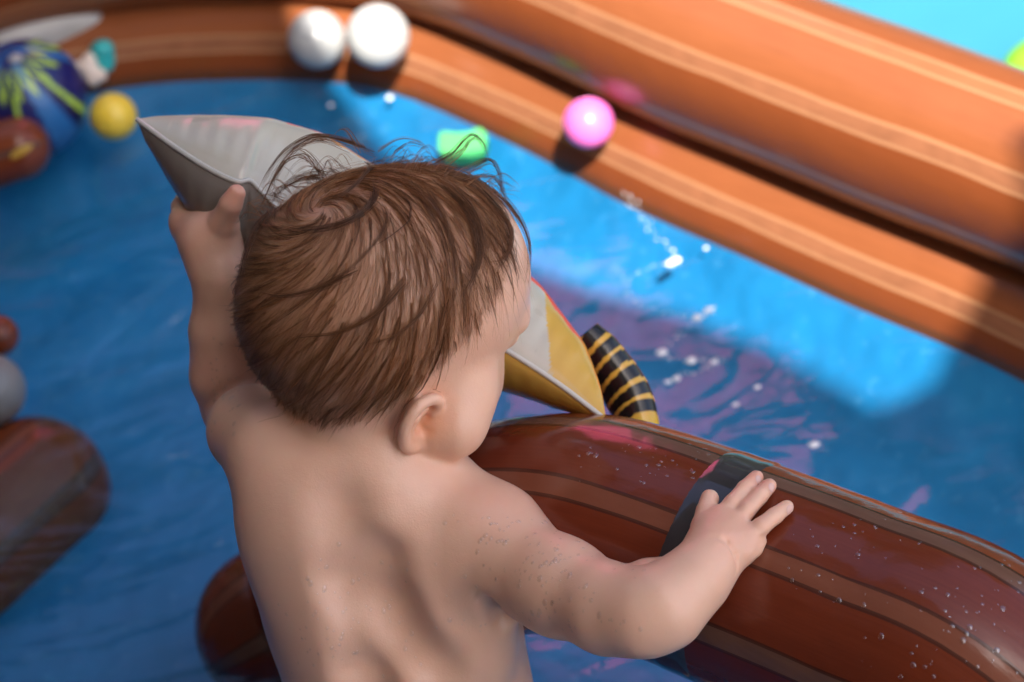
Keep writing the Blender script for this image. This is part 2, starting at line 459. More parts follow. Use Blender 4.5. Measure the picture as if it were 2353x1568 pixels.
# ------------------------------------------------------------------ distance-field modelling
class Field:
    def __init__(s, lo, hi, h):
        s.lo = np.array(lo, np.float32); s.h = h
        s.shape = tuple(int(math.ceil((hi[i] - lo[i]) / h)) + 1 for i in range(3))
        s.a = np.full(s.shape, 0.06, np.float32)
    def region(s, mn, mx):
        i0 = np.maximum(0, np.floor((mn - s.lo) / s.h).astype(int)); i1 = np.minimum(np.array(s.shape), np.ceil((mx - s.lo) / s.h).astype(int) + 1)
        if (i1 <= i0).any(): return None
        ax = [(s.lo[k] + s.h * np.arange(i0[k], i1[k])).astype(np.float32) for k in range(3)]
        return tuple(slice(a, b) for a, b in zip(i0, i1)), ax[0][:, None, None], ax[1][None, :, None], ax[2][None, None, :]
    def _apply(s, sl, d, k, sub):
        a = s.a[sl]
        if sub:
            d = -d
            h = np.clip(0.5 - 0.5 * (a - d) / k, 0, 1)
            s.a[sl] = a * (1 - h) + d * h + k * h * (1 - h)
        else:
            h = np.clip(0.5 + 0.5 * (a - d) / k, 0, 1)
            s.a[sl] = a * (1 - h) + d * h - k * h * (1 - h)
    def cap(s, a, b, ra, rb, k=0.01, sub=False):
        a = np.asarray(a, np.float32); b = np.asarray(b, np.float32); m = max(ra, rb) + k + 0.006
        r = s.region(np.minimum(a, b) - m, np.maximum(a, b) + m)
        if r is None: return
        sl, X, Y, Z = r
        ba = b - a; L2 = float(ba @ ba) + 1e-12
        t = np.clip(((X - a[0]) * ba[0] + (Y - a[1]) * ba[1] + (Z - a[2]) * ba[2]) / L2, 0, 1)
        d = np.sqrt((X - a[0] - t * ba[0]) ** 2 + (Y - a[1] - t * ba[1]) ** 2 + (Z - a[2] - t * ba[2]) ** 2) - (ra + (rb - ra) * t)
        s._apply(sl, d, k, sub)
    def ell(s, c, axes, rad, k=0.01, sub=False):
        c = np.asarray(c, np.float32); A = np.asarray(axes, np.float32); rad = np.asarray(rad, np.float32)
        m = np.sqrt((A ** 2 * (rad ** 2)[:, None]).sum(0)) + k + 0.006
        r = s.region(c - m, c + m)
        if r is None: return
        sl, X, Y, Z = r
        k0 = 0; k1 = 0
        for i in range(3):
            q = (X - c[0]) * A[i, 0] + (Y - c[1]) * A[i, 1] + (Z - c[2]) * A[i, 2]
            k0 = k0 + (q / rad[i]) ** 2; k1 = k1 + (q / rad[i] ** 2) ** 2
        k0 = np.sqrt(k0); k1 = np.sqrt(k1) + 1e-6
        s._apply(sl, k0 * (k0 - 1) / k1, k, sub)
    def sph(s, c, r, k=0.01, sub=False):
        s.cap(c, np.asarray(c) + 1e-5, r, r, k, sub)
    def chain(s, pts, rs, k=0.01, sub=False):
        for i in range(len(pts) - 1):
            s.cap(pts[i], pts[i + 1], rs[i], rs[i + 1], k, sub)
    def depth(s, u, v, d0=1.15, d1=1.6):
        """first surface met along a sight line"""
        prev = None
        for d in np.arange(d0, d1, s.h):
            p = cc(u, v, d); i = np.round((p - s.lo) / s.h).astype(int)
            if (i < 0).any() or (i >= np.array(s.shape)).any(): continue
            if s.a[tuple(i)] < 0: return d
        return None
    def mesh(s, iters=2):
        a = s.a; nx, ny, nz = a.shape
        ins = a < 0
        cnt = np.zeros((nx - 1, ny - 1, nz - 1), np.int8)
        for dx in (0, 1):
            for dy in (0, 1):
                for dz in (0, 1):
                    cnt += ins[dx:nx - 1 + dx, dy:ny - 1 + dy, dz:nz - 1 + dz]
        act = (cnt > 0) & (cnt < 8)
        I = np.argwhere(act); idx = np.full(act.shape, -1, np.int32); idx[act] = np.arange(len(I))
        acc = np.zeros((len(I), 3)); num = np.zeros(len(I))
        corners = [(dx, dy, dz) for dx in (0, 1) for dy in (0, 1) for dz in (0, 1)]
        val = {c: a[I[:, 0] + c[0], I[:, 1] + c[1], I[:, 2] + c[2]] for c in corners}
        for c in corners:
            for ax in range(3):
                if c[ax] == 0:
                    c2 = list(c); c2[ax] = 1; c2 = tuple(c2)
                    v0, v1 = val[c], val[c2]; m = (v0 < 0) != (v1 < 0)
                    t = np.where(m, v0 / np.where(m, v0 - v1, 1), 0)
                    p = np.tile(np.array(c, float), (len(I), 1)); p[:, ax] = t
                    acc[m] += p[m]; num[m] += 1
        V = s.lo + s.h * (I + acc / num[:, None])
        quads = []
        for ax in range(3):
            b, c = [(1, 2), (2, 0), (0, 1)][ax]
            sl0 = [slice(None)] * 3; sl1 = [slice(None)] * 3
            sl0[ax] = slice(0, -1); sl1[ax] = slice(1, None)
            s0, s1 = ins[tuple(sl0)], ins[tuple(sl1)]
            E = np.argwhere(s0 != s1)
            E = E[(E[:, b] > 0) & (E[:, c] > 0) & (E[:, b] < a.shape[b] - 1) & (E[:, c] < a.shape[c] - 1)]
            fl = s0[E[:, 0], E[:, 1], E[:, 2]]
            def g(ob, oc):
                q = E.copy(); q[:, b] += ob; q[:, c] += oc
                return idx[q[:, 0], q[:, 1], q[:, 2]]
            Q = np.stack([g(-1, -1), g(0, -1), g(0, 0), g(-1, 0)], 1)
            Q[~fl] = Q[~fl][:, ::-1]
            quads.append(Q)
        Q = np.vstack(quads); Q = Q[(Q >= 0).all(1)]
        ed = np.vstack([Q[:, [0, 1]], Q[:, [1, 2]], Q[:, [2, 3]], Q[:, [3, 0]]])
        deg = np.bincount(ed.ravel(), minlength=len(V)).astype(float)
        for _ in range(iters):
            S = np.stack([np.bincount(ed[:, 0], V[ed[:, 1], k], len(V)) + np.bincount(ed[:, 1], V[ed[:, 0], k], len(V)) for k in range(3)], 1)
            V = V * 0.45 + 0.55 * S / np.maximum(deg, 1)[:, None]
        return V, Q

def nrm(v):
    v = np.asarray(v, float); return v / np.linalg.norm(v)

# ------------------------------------------------------------------ the child (right/up/depth frame, metres)
HC = cc(882, 676, 1.352)                                   # skull centre
HF = nrm([0.897, 0.12, 0.42]); HU = nrm([0.2, 0.74, -0.64])
HU = nrm(HU - HF * (HU @ HF))
HL = np.array([HF[1] * HU[2] - HF[2] * HU[1], HF[2] * HU[0] - HF[0] * HU[2], HF[0] * HU[1] - HF[1] * HU[0]])
HL = -HL if HL[2] > 0 else HL                              # child's right side: towards the viewer
def hp(f, u, l): return HC + HF * f + HU * u + HL * l
HB = [HF, HU, HL]
f = Field((-0.235, -0.285, 1.185), (0.185, 0.125, 1.545), 0.0013)
# torso
B_ = nrm(cc(850, 1090, 1.375) - cc(935, 1560, 1.43)); A_ = np.array([0.94, -0.30, -0.10]); A_ = nrm(A_ - B_ * (A_ @ B_))
T_ = np.cross(A_, B_); T_ = T_ if T_[2] > 0 else -T_
TB = [A_, B_, T_]
f.ell(cc(872, 1290, 1.402), TB, (0.079, 0.105, 0.060), 0.02)
f.ell(cc(925, 1500, 1.424), TB, (0.0745, 0.105, 0.060), 0.03)
f.ell(cc(965, 1680, 1.452), TB, (0.073, 0.08, 0.060), 0.03)
# shoulder girdle
f.cap(cc(720, 1155, 1.390), cc(1085, 1260, 1.374), 0.032, 0.033, 0.028)
f.cap(cc(850, 1165, 1.388), cc(1080, 1245, 1.374), 0.027, 0.028, 0.022)
f.cap(cc(795, 1115, 1.387), cc(675, 1075, 1.390), 0.029, 0.025, 0.025)
# neck
f.cap(cc(845, 940, 1.368), cc(838, 1110, 1.392), 0.038, 0.040, 0.014)
# right arm
rs, re, rw = cc(1140, 1275, 1.352), cc(1478, 1412, 1.268), cc(1645, 1275, 1.279)
f.chain([rs, cc(1290, 1350, 1.315), cc(1400, 1400, 1.285), re], [0.0315, 0.0264, 0.0234, 0.0218], 0.013)
f.chain([re, cc(1530, 1392, 1.266), cc(1597, 1332, 1.27), rw], [0.0214, 0.0208, 0.0168, 0.0142], 0.012)
f.sph(cc(1135, 1232, 1.358), 0.028, 0.02)
f.cap(cc(1490, 1330, 1.30), cc(1540, 1318, 1.305), 0.012, 0.010, 0.01)
# scapula and back relief
f.ell(cc(1035, 1350, 1.366), [nrm(A_ * 0.9 - B_ * 0.35), nrm(A_ * 0.35 + B_ * 0.9), T_], (0.043, 0.058, 0.022), 0.016)
f.ell(cc(1040, 1450, 1.380), [nrm(A_ * 0.75 + B_ * 0.6), nrm(-A_ * 0.6 + B_ * 0.75), T_], (0.026, 0.040, 0.020), 0.016)
f.ell(cc(690, 1225, 1.374), [A_, B_, T_], (0.036, 0.055, 0.018), 0.022)
for (u0, v0), (u1, v1), r_, k_, lift in [((775, 1180), (800, 1350), 0.012, 0.022, 0.0085), ((800, 1350), (838, 1560), 0.011, 0.020, 0.0075), ((838, 1560), (860, 1680), 0.011, 0.020, 0.0075),
                                       ((868, 1300), (890, 1400), 0.012, 0.020, 0.0080), ((890, 1400), (925, 1480), 0.011, 0.018, 0.0070), ((925, 1480), (1000, 1545), 0.010, 0.018, 0.0070)]:
    d0, d1 = f.depth(u0, v0), f.depth(u1, v1)
    if d0 and d1: f.cap(cc(u0, v0, d0 - lift), cc(u1, v1, d1 - lift), r_, r_, k_, True)
# left arm, raised: upper arm points away from us, forearm straight up
ls, le, lw = cc(624, 1024, 1.385), cc(545, 925, 1.432), cc(506, 640, 1.428)
f.chain([ls, cc(582, 990, 1.408)], [0.0290, 0.0288], 0.018)
f2 = [cc(552, 925, 1.462), cc(524, 862, 1.452), cc(510, 760, 1.440), lw]
f.chain(f2, [0.0250, 0.0240, 0.0205, 0.0152], 0.003)
f.cap(cc(590, 1000, 1.425), cc(560, 935, 1.460), 0.0265, 0.0265, 0.003)
# head
f.ell(hp(0, 0, 0), HB, (0.0830, 0.0785, 0.0670), 0.014)
f.ell(hp(-0.02, -0.008, 0), HB, (0.062, 0.062, 0.064), 0.02)
f.ell(hp(0.034, 0.012, 0), HB, (0.0485, 0.053, 0.055), 0.02)
f.ell(hp(0.032, -0.052, 0), HB, (0.044, 0.047, 0.047), 0.02)
for sgn in (1, -1):
    f.ell(hp(0.045, -0.056, 0.028 * sgn), HB, (0.030, 0.031, 0.025), 0.014)
    f.cap(hp(0.008, -0.068, 0.042 * sgn), hp(0.052, -0.090, 0.014 * sgn), 0.017, 0.014, 0.012)
    f.ell(hp(0.086, -0.016, 0.026 * sgn), HB, (0.014, 0.010, 0.016), 0.012, True)
    f.sph(hp(0.069, -0.017, 0.026 * sgn), 0.0115, 0.003)
    f.cap(hp(0.080, -0.001, 0.012 * sgn), hp(0.072, 0.0, 0.036 * sgn), 0.006, 0.006, 0.010)
f.ell(hp(0.060, -0.094, 0), HB, (0.016, 0.013, 0.018), 0.012)
f.cap(hp(0.079, -0.012, 0), hp(0.088, -0.036, 0), 0.0055, 0.0075, 0.008)
for sgn in (1, -1): f.sph(hp(0.082, -0.038, 0.008 * sgn), 0.0055, 0.005)
f.cap(hp(0.078, -0.058, -0.013), hp(0.081, -0.058, 0.0), 0.004, 0.0055, 0.004); f.cap(hp(0.081, -0.058, 0), hp(0.078, -0.058, 0.013), 0.0055, 0.004, 0.004)
f.cap(hp(0.077, -0.066, -0.010), hp(0.077, -0.066, 0.010), 0.0055, 0.0055, 0.004)
# full lower cheek and jaw on the near side, and the roll under it
f.sph(cc(1058, 900, 1.352), 0.0225, 0.016)
f.sph(cc(1040, 968, 1.350), 0.0192, 0.012)
f.cap(cc(1005, 985, 1.345), cc(1045, 985, 1.346), 0.0120, 0.0150, 0.010)
f.cap(cc(900, 1030, 1.356), cc(1000, 1052, 1.356), 0.0090, 0.0080, 0.004)
# fold under the jaw
# ear (right, towards us) and its twin
def ear(sg):
    def q(a, b, l): return hp(0.0005 + a * 0.9, -0.0345 + b * 0.9, sg * (0.0652 + l * 0.95))
    f.ell(q(-0.001, 0.0, 0.000), HB, (0.012, 0.019, 0.006), 0.004)
    f.ell(q(-0.005, 0.0005, 0.0075), [nrm(HF * 0.85 - HL * sg * 0.53), HU, nrm(HF * 0.53 + HL * sg * 0.85)], (0.0105, 0.019, 0.0028), 0.004)
    f.ell(q(0.0010, -0.003, 0.0135), HB, (0.0066, 0.0085, 0.0085), 0.002, True)
    f.ell(q(-0.0035, 0.009, 0.0155), HB, (0.0074, 0.0078, 0.0068), 0.0025, True)
    hx = [(0.009, 0.002, .006), (0.0115, 0.010, .007), (0.0085, 0.0175, .009), (0.001, 0.0215, .0115), (-0.007, 0.0195, .014), (-0.0125, 0.012, .0160), (-0.0145, 0.002, .0165), (-0.0125, -0.008, .015), (-0.0085, -0.0155, .0125), (-0.003, -0.020, .010)]
    pts = catmull([q(*h) for h in hx], 4)
    f.chain(pts, np.interp(np.linspace(0, 9, len(pts)), range(10), [0.0022, 0.0028, 0.0031, 0.0031, 0.0031, 0.0031, 0.0031, 0.0031, 0.0034, 0.0042]), 0.0016)
    f.chain([q(-0.003, -0.019, 0.0095), q(0.003, -0.019, 0.007), q(0.007, -0.014, 0.004)], [0.0046, 0.0044, 0.003], 0.004)
    f.chain([q(0.002, 0.011, 0.009), q(-0.006, 0.006, 0.0125), q(-0.0085, -0.003, 0.0125), q(-0.005, -0.0105, 0.011), q(0.002, -0.0125, 0.0085)], [0.0020] * 5, 0.003)
    f.sph(q(0.0045, 0.0005, 0.0065), 0.0026, 0.002, True)
    f.sph(q(0.0088, -0.005, 0.0065), 0.0034, 0.0025)
ear(1); ear(-1)
# right hand lying on the tube
def on_tube(u, v, r):
    o = Vector(CPOS); dr = Vector(nrm(at(u, v, 1.0) - CPOS))
    loc, nor, ix, dist = arch_bvh.ray_cast(o, dr)
    if loc is None: return cc(u, v, 1.32)
    q = loc + nor * r
    rel = np.array(q) - CPOS
    return np.array([rel @ RT, rel @ UP, rel @ FW])
HR = 0.0080
pw_ = on_tube(1655, 1272, 0.0120)
kn = [on_tube(1664, 1205, HR), on_tube(1697, 1222, HR), on_tube(1724, 1250, HR), on_tube(1722, 1276, HR)]
f.cap(rw, pw_, 0.0142, 0.0120, 0.010)
f.cap(cc(1610, 1318, 1.272), pw_, 0.0136, 0.0120, 0.010)
for q_, r_ in zip(kn, (0.0105, 0.0105, 0.0100, 0.0095)):
    f.cap(pw_, q_, 0.0115, r_ * 0.72, 0.007)
f.cap(pw_, on_tube(1628, 1222, 0.008), 0.0105, 0.0075, 0.007)
f.chain([on_tube(1626, 1222, 0.008), on_tube(1629, 1190, 0.0070), on_tube(1634, 1160, 0.0060)], [0.0072, 0.0060, 0.0054], 0.0016)          # thumb
f.chain([kn[0], on_tube(1688, 1178, 0.0085), on_tube(1714, 1144, 0.0070), on_tube(1737, 1114, 0.0050)], [0.0058, 0.0052, 0.0050, 0.0044], 0.0014)
f.chain([kn[1], on_tube(1722, 1192, 0.0085), on_tube(1747, 1160, 0.0070), on_tube(1768, 1132, 0.0050)], [0.0058, 0.0052, 0.0050, 0.0044], 0.0012)
f.chain([kn[2], on_tube(1755, 1228, 0.0080), on_tube(1784, 1202, 0.0066), on_tube(1809, 1180, 0.0050)], [0.0058, 0.0052, 0.0048, 0.0042], 0.0014)
f.chain([kn[3], on_tube(1738, 1268, 0.0045), on_tube(1748, 1250, 0.0030)], [0.0060, 0.0048, 0.0042], 0.0016)
for (u0, v0), (u1, v1) in [((1128, 1392), (1160, 1425)), ((1160, 1425), (1205, 1455))]:
    d0, d1 = f.depth(u0, v0), f.depth(u1, v1)
    if d0 and d1: f.cap(cc(u0, v0, d0 + 0.001), cc(u1, v1, d1 + 0.003), 0.0045, 0.0060, 0.010, True)      # armpit fold
# creases: wrist, elbow dimple
d_ = f.depth(1690, 1275)
for (u0, v0), (u1, v1) in [((1632, 1228), (1668, 1243)), ((1668, 1243), (1690, 1275)), ((1690, 1275), (1694, 1312))]:
    d0, d1 = f.depth(u0, v0), f.depth(u1, v1)
    if d0 and d1: f.cap(cc(u0, v0, d0 - 0.0008), cc(u1, v1, d1 - 0.0008), 0.0011, 0.0011, 0.0022, True)
# left hand gripping the corner of the toy
lp = cc(482, 552, 1.430)
f.cap(lw, cc(492, 590, 1.430), 0.0150, 0.0165, 0.010)
f.cap(cc(492, 590, 1.430), lp, 0.0165, 0.0175, 0.010)
f.cap(lp, cc(434, 522, 1.444), 0.0150, 0.0105, 0.010)                       # knuckle side
f.cap(lp, cc(516, 512, 1.416), 0.0140, 0.0092, 0.010)
f.chain([cc(513, 508, 1.412), cc(530, 470, 1.402), cc(543, 445, 1.399)], [0.0088, 0.0068, 0.0058], 0.003)                              # thumb
kk = [cc(424, 506, 1.450), cc(436, 530, 1.462), cc(455, 552, 1.468), cc(475, 570, 1.468)]
tips = [[cc(418, 476, 1.456), cc(428, 454, 1.476), cc(452, 442, 1.492)], [cc(424, 504, 1.478), cc(440, 480, 1.494), cc(468, 468, 1.500)],
        [cc(440, 530, 1.484), cc(458, 508, 1.500), cc(484, 496, 1.504)], [cc(462, 558, 1.484), cc(480, 538, 1.498), cc(500, 526, 1.502)]]
for k_, t_, r_ in zip(kk, tips, (0.0066, 0.0066, 0.0062, 0.0054)):
    f.cap(lp, k_, 0.013, r_ + 0.003, 0.008)
    f.chain([k_] + t_, [r_ + 0.001, r_, r_ * 0.95, r_ * 0.85], 0.002)
bV, bQ = f.mesh(2)
bW = c2w(bV)

# hips and legs stand on the pool floor below the frame
pel = c2w(cc(965, 1690, 1.455))
lat = A_[0] * RT + A_[1] * UP + A_[2] * FW; lat = nrm([lat[0], lat[1], 0]); fwd = np.array([-lat[1], lat[0], 0])
g = Field(pel + np.array([-0.16, -0.16, -0.52]), pel + np.array([0.16, 0.18, 0.10]), 0.004)
g.ell(pel + [0, 0, -0.02], [lat, fwd, np.array([0, 0, 1.0])], (0.073, 0.06, 0.085), 0.03)
floor_z = FLOOR_Z + 0.003
for sgn in (1, -1):
    hip = pel + lat * 0.038 * sgn + [0, 0, -0.07]
    knee = np.array([*(pel + lat * 0.048 * sgn + fwd * 0.012)[:2], (hip[2] + floor_z) / 2 + 0.01])
    ank = np.array([*(pel + lat * 0.05 * sgn)[:2], floor_z + 0.03])
    g.chain([hip, knee, ank], [0.046, 0.034, 0.022], 0.02)
    g.cap(ank + [0, 0, -0.014], ank + fwd * 0.062 + [0, 0, -0.016], 0.0185, 0.014, 0.012)
    for tq in range(5):
        q_ = ank + fwd * (0.070 - 0.004 * tq) + lat * sgn * (tq - 2) * 0.0075 + np.array([0, 0, -0.02])
        g.sph(q_, 0.0075 - 0.0006 * tq, 0.004)
gV, gQ = g.mesh(2)
allV = np.vstack([bW, gV]); nb_ = len(bV)
# orientation check: faces of the right/up/depth frame are mirrored in the world
def fix(V, Q):
    c0 = V[Q]; nr = np.cross(c0[:, 2] - c0[:, 0], c0[:, 3] - c0[:, 1])
    vol = (nr * c0.mean(1)).sum()
    return Q[:, ::-1] if vol < 0 else Q
bQ = fix(bW - bW.mean(0), bQ); gQ = fix(gV - gV.mean(0), gQ)
allQ = np.vstack([bQ, gQ + nb_])

# skin colours: warm base, redder fingertips, ear, elbow, cheeks; hair-darkened scalp
base = np.array([0.77, 0.475, 0.335])
colv = np.tile(base, (len(allV), 1))
def tint(center, rad, col, amt):
    w = amt * np.exp(-((bV - center) ** 2).sum(1) / rad ** 2)
    colv[:nb_] = colv[:nb_] * (1 - w[:, None]) + np.array(col) * w[:, None]
red = (0.66, 0.22, 0.15)
for q_ in [cc(1738, 1113, 1.31), cc(1768, 1130, 1.31), cc(1809, 1179, 1.3)]: tint(q_, 0.010, red, 0.5)
tint(hp(0.006, -0.037, 0.072), 0.016, (0.80, 0.36, 0.18), 0.7)
tint(cc(543, 443, 1.40), 0.014, red, 0.6); tint(cc(440, 520, 1.44), 0.03, red, 0.45); tint(cc(500, 880, 1.43), 0.03, red, 0.25)
tint(cc(1660, 1225, 1.28), 0.022, red, 0.25); tint(cc(1140, 1160, 1.34), 0.02, red, 0.3); tint(hp(0.06, -0.045, 0.05), 0.02, red, 0.2)
hl = np.stack([(bV - HC) @ HF, (bV - HC) @ HU, (bV - HC) @ HL], 1)
def hairline(F_, U_, L_):
    """> 0 where hair grows (metres past the hairline)"""
    front = -0.001 + 0.98 * F_ - 0.10 * np.abs(L_)
    back = -0.018 + 0.80 * F_
    lim = np.where(F_ > 0, np.maximum(front, -0.016), np.maximum(back, -0.064))
    s_ = U_ - lim
    earz = np.maximum(0, 1 - np.sqrt(((F_ - 0.002) / 0.021) ** 2 + ((U_ + 0.034) / 0.028) ** 2))
    return s_ - earz * 0.05
hd = hairline(hl[:, 0], hl[:, 1], hl[:, 2])
rr_ = np.sqrt((hl ** 2).sum(1))
w = np.clip(hd / 0.026, 0, 1) ** 0.8 * (rr_ < 0.098) * np.clip((0.098 - rr_) / 0.006, 0, 1)
w = w * 0.80
colv[:nb_] = colv[:nb_] * (1 - w[:, None]) + np.array([0.34, 0.158, 0.078]) * w[:, None]

person = empty("person", (*pel[:2], floor_z))
tag(person, "bare-backed toddler with wet brown hair standing in the pool", "child")
body = mesh_obj("body", allV, allQ, MAT["skin"], person, cols=colv)
body_bvh = BVHTree.FromPolygons([Vector(v) for v in bW], bQ.tolist())

# swim shorts
sh = Field(pel + np.array([-0.16, -0.16, -0.26]), pel + np.array([0.16, 0.18, 0.06]), 0.005)
sh.ell(pel + [0, 0, -0.025], [lat, fwd, np.array([0, 0, 1.0])], (0.080, 0.068, 0.080), 0.03)
for sgn in (1, -1):
    hip = pel + lat * 0.038 * sgn + [0, 0, -0.07]
    sh.cap(hip, hip + lat * 0.012 * sgn + np.array([0, 0, -0.09]), 0.052, 0.050, 0.02)
Z = (sh.lo[2] + sh.h * np.arange(sh.shape[2]))[None, None, :]
sh.a = np.maximum(sh.a, np.maximum(Z - (pel[2] + 0.006), (pel[2] - 0.19) - Z)).astype(np.float32)
sV, sQ = sh.mesh(2)
sQ = fix(sV - sV.mean(0), sQ)
mesh_obj("swim_shorts", sV, sQ, MAT["shorts"], person)

# ------------------------------------------------------------------ hair
def w2c(P):
    r = np.asarray(P, float) - CPOS
    return np.stack([r @ RT, r @ UP, r @ FW], -1)
strV, strF, strC = [], [], []
def add_strand(pts, r0, col, taper=0.15, nside=3):
    """pts in right/up/depth frame"""
    pts = np.asarray(pts); n_ = len(pts)
    T = np.gradient(pts, axis=0); T /= np.linalg.norm(T, axis=1)[:, None] + 1e-9
    ref = np.array([0.3, 0.2, 0.93]); N = np.cross(T, ref); N /= np.linalg.norm(N, axis=1)[:, None] + 1e-9
    B = np.cross(T, N)
    t = np.linspace(0, 1, n_); r = r0 * (1 - (1 - taper) * t ** 1.6)
    base_i = sum(len(v) for v in strV) if False else add_strand.count
    ring_ = []
    for k in range(nside):
        a = 2 * math.pi * k / nside
        ring_.append(pts + r[:, None] * (math.cos(a) * N + math.sin(a) * B))
    V = np.stack(ring_, 1).reshape(-1, 3)
    ids = base_i + np.arange(n_ * nside).reshape(n_, nside)
    nx = np.roll(ids, -1, 1)
    Fq = np.stack([ids[:-1], nx[:-1], nx[1:], ids[1:]], -1).reshape(-1, 4)
    strV.append(V); strF.append(Fq); strC.append(np.tile(col, (len(V), 1)))
    add_strand.count += len(V)
add_strand.count = 0
WH = hp(-0.044, 0.058, -0.006)                  # crown whorl
def snap(p, off):
    """put a point at a height over the scalp"""
    w = c2w(p); loc, nor, i, d = body_bvh.find_nearest(Vector(w))
    q = np.array(loc) + np.array(nor) * off
    return w2c(q), w2c(np.array(loc) + np.array(nor)) - w2c(np.array(loc))
def flow(p, nrm_, swirl):
    r = p - WH; r = r - nrm_ * (r @ nrm_); L = np.linalg.norm(r) + 1e-6
    r /= L
    tcw = np.cross(nrm_, r)                     # sense fixed below so that it turns clockwise for the viewer
    s_ = 1.5 * swirl * math.exp(-L / 0.13)
    # gravity pulls the wet hair down the head, fringe falls forward
    gdir = np.array([0.0, -1.0, 0.25]); gdir = gdir - nrm_ * (gdir @ nrm_)
    v = r * 1.0 + tcw * s_ + gdir * 0.22 * min(1, L / 0.09)
    return v / (np.linalg.norm(v) + 1e-9)
# clockwise test at a point right of the whorl: motion must go down the picture
_t = np.cross(np.array([0, 0, -1.0]), np.array([1.0, 0, 0])); CWS = 1.0 if _t[1] < 0 else -1.0

def scalp_roots(n_):
    n_ = int(n_)
    m = (hd > 0.001) & (rr_ < 0.097)
    ids = np.nonzero(m)[0]
    return bV[RNG.choice(ids, n_)]
def trace(p, length, steps, swirl, lift0, lift1):
    pts = []; cur = p
    for k in range(steps):
        t = k / (steps - 1)
        q, nv = snap(cur, lift0 + (lift1 - lift0) * t ** 1.5)
        pts.append(q)
        cur = q + flow(q, nv, CWS * swirl) * length / (steps - 1)
    return np.array(pts)
DK = np.array([0.062, 0.024, 0.011]); MD = np.array([0.31, 0.128, 0.052]); LT = np.array([0.62, 0.34, 0.15])
# fine undercoat
for p in scalp_roots(16000):
    F_, U_, L_ = (p - HC) @ HF, (p - HC) @ HU, (p - HC) @ HL
    hh_ = float(hairline(F_, U_, L_))
    if random.random() > 0.25 + hh_ / 0.02: continue
    edge = float(np.clip(hh_ / 0.025, 0.25, 1))
    Lh = random.uniform(0.010, 0.026) * edge
    pts = trace(p, Lh, 5, random.uniform(0.6, 1.4), 0.0002, random.uniform(0.0006, 0.0026))
    pts[1:] += RNG.normal(0, 0.0007, (4, 3)) * np.linspace(0.3, 1, 4)[:, None]
    c = MD * (1 - (m := random.random() ** 1.3)) + LT * m
    add_strand(pts, random.uniform(0.00005, 0.00008), c * random.uniform(0.45, 1.15), 0.3)
# wet locks: many hairs drawn together to a point
for p in scalp_roots(600):
    F_, U_, L_ = (p - HC) @ HF, (p - HC) @ HU, (p - HC) @ HL
    hh_ = float(hairline(F_, U_, L_))
    if hh_ < 0.007: continue
    edge = float(np.clip(hh_ / 0.03, 0.35, 1))
    Lh = random.choice([random.uniform(0.018, 0.035), random.uniform(0.035, 0.075)]) * edge
    if U_ < -0.03: Lh *= 0.6
    NP = 12
    guide = trace(p, Lh, NP, random.uniform(0.7, 1.7), 0.0006, random.choice([random.uniform(0.0008, 0.002), random.uniform(0.002, 0.006)]))
    dark = random.uniform(0.6, 1.9)
    wdt = random.uniform(0.0003, 0.0010)
    for k in range(random.randint(6, 12)):
        off = RNG.normal(0, wdt, 3); tw = np.linspace(1, 0.10, NP)[:, None] ** 0.8
        cut = random.randint(8, NP)
        pts = (guide + off * tw + RNG.normal(0, 0.00010, (NP, 3)))[:cut]
        c = DK + (MD - DK) * random.random()
        add_strand(pts, random.uniform(0.00007, 0.00012), c * dark, 0.25)
    for k in range(3 if U_ > -0.02 else 0):
        pts = guide + RNG.normal(0, 0.0018, 3) + np.linspace(0, 1, NP)[:, None] ** 2 * RNG.normal(0, 0.003, 3)
        add_strand(pts, 0.00006, MD * random.uniform(0.5, 1.6), 0.3)
# named locks that stand out in the silhouette and across the head (traced over the scalp, with lift)
def lock(px, lift, ns=22, wd=0.0022, col=0.5, r=0.00013, spread_end=0.35):
    g = []
    for (u, v), lf in zip(px, lift):
        o = Vector(CPOS); dr = Vector(nrm(at(u, v, 1.0) - CPOS))
        loc, nor, ix, dist = body_bvh.ray_cast(o, dr)
        if loc is not None and (np.array(loc) - CPOS) @ FW < 1.40:
            g.append(w2c(np.array(loc) + np.array(nor) * lf))
        else:
            # beside the head: at the depth of the nearest bit of scalp
            w = at(u, v, 1.355)
            l2, n2, i2, d2 = body_bvh.find_nearest(Vector(w))
            dd = (np.array(l2) - CPOS) @ FW
            g.append(cc(u, v, dd - 0.002))
    g = catmull(np.array(g), 5)
    n_ = len(g); t = np.linspace(0, 1, n_)[:, None]
    prof = np.maximum(spread_end, np.abs(np.cos(t * math.pi * 0.62)))
    prof = 0.28 + 0.72 * (1 - t) ** 1.3 + spread_end * 0.6 * t ** 3
    for k in range(ns):
        off = RNG.normal(0, wd * 0.62, 3); off[2] *= 0.6
        off2 = RNG.normal(0, wd * 0.5, 3)
        a = random.randint(0, max(1, n_ // 6)); b = random.randint(int(n_ * 0.72), n_)
        pts = g + off * prof + off2 * (t * 2 - 1) * 0.5
        c = DK + (MD - DK) * min(1, col * 2 * random.random())
        add_strand(pts[a:b], r * random.uniform(0.7, 1.25), c, 0.3)
L1 = 0.003
lock([(839, 373), (858, 387), (850, 410), (832, 428), (795, 457), (760, 466), (722, 470)], [L1, .006, .006, .005, .004, .003, .002], 30, 0.0016, 0.3)
lock([(861, 435), (860, 464), (828, 496), (773, 523), (700, 534), (638, 523)], [.003] * 6, 44, 0.0028, 0.2)
lock([(905, 442), (938, 472), (940, 498), (935, 516), (894, 549), (860, 570)], [.003] * 6, 14, 0.0012, 0.4)
lock([(880, 479), (889, 508), (869, 552), (810, 615), (770, 640)], [.003] * 5, 14, 0.0014, 0.4)
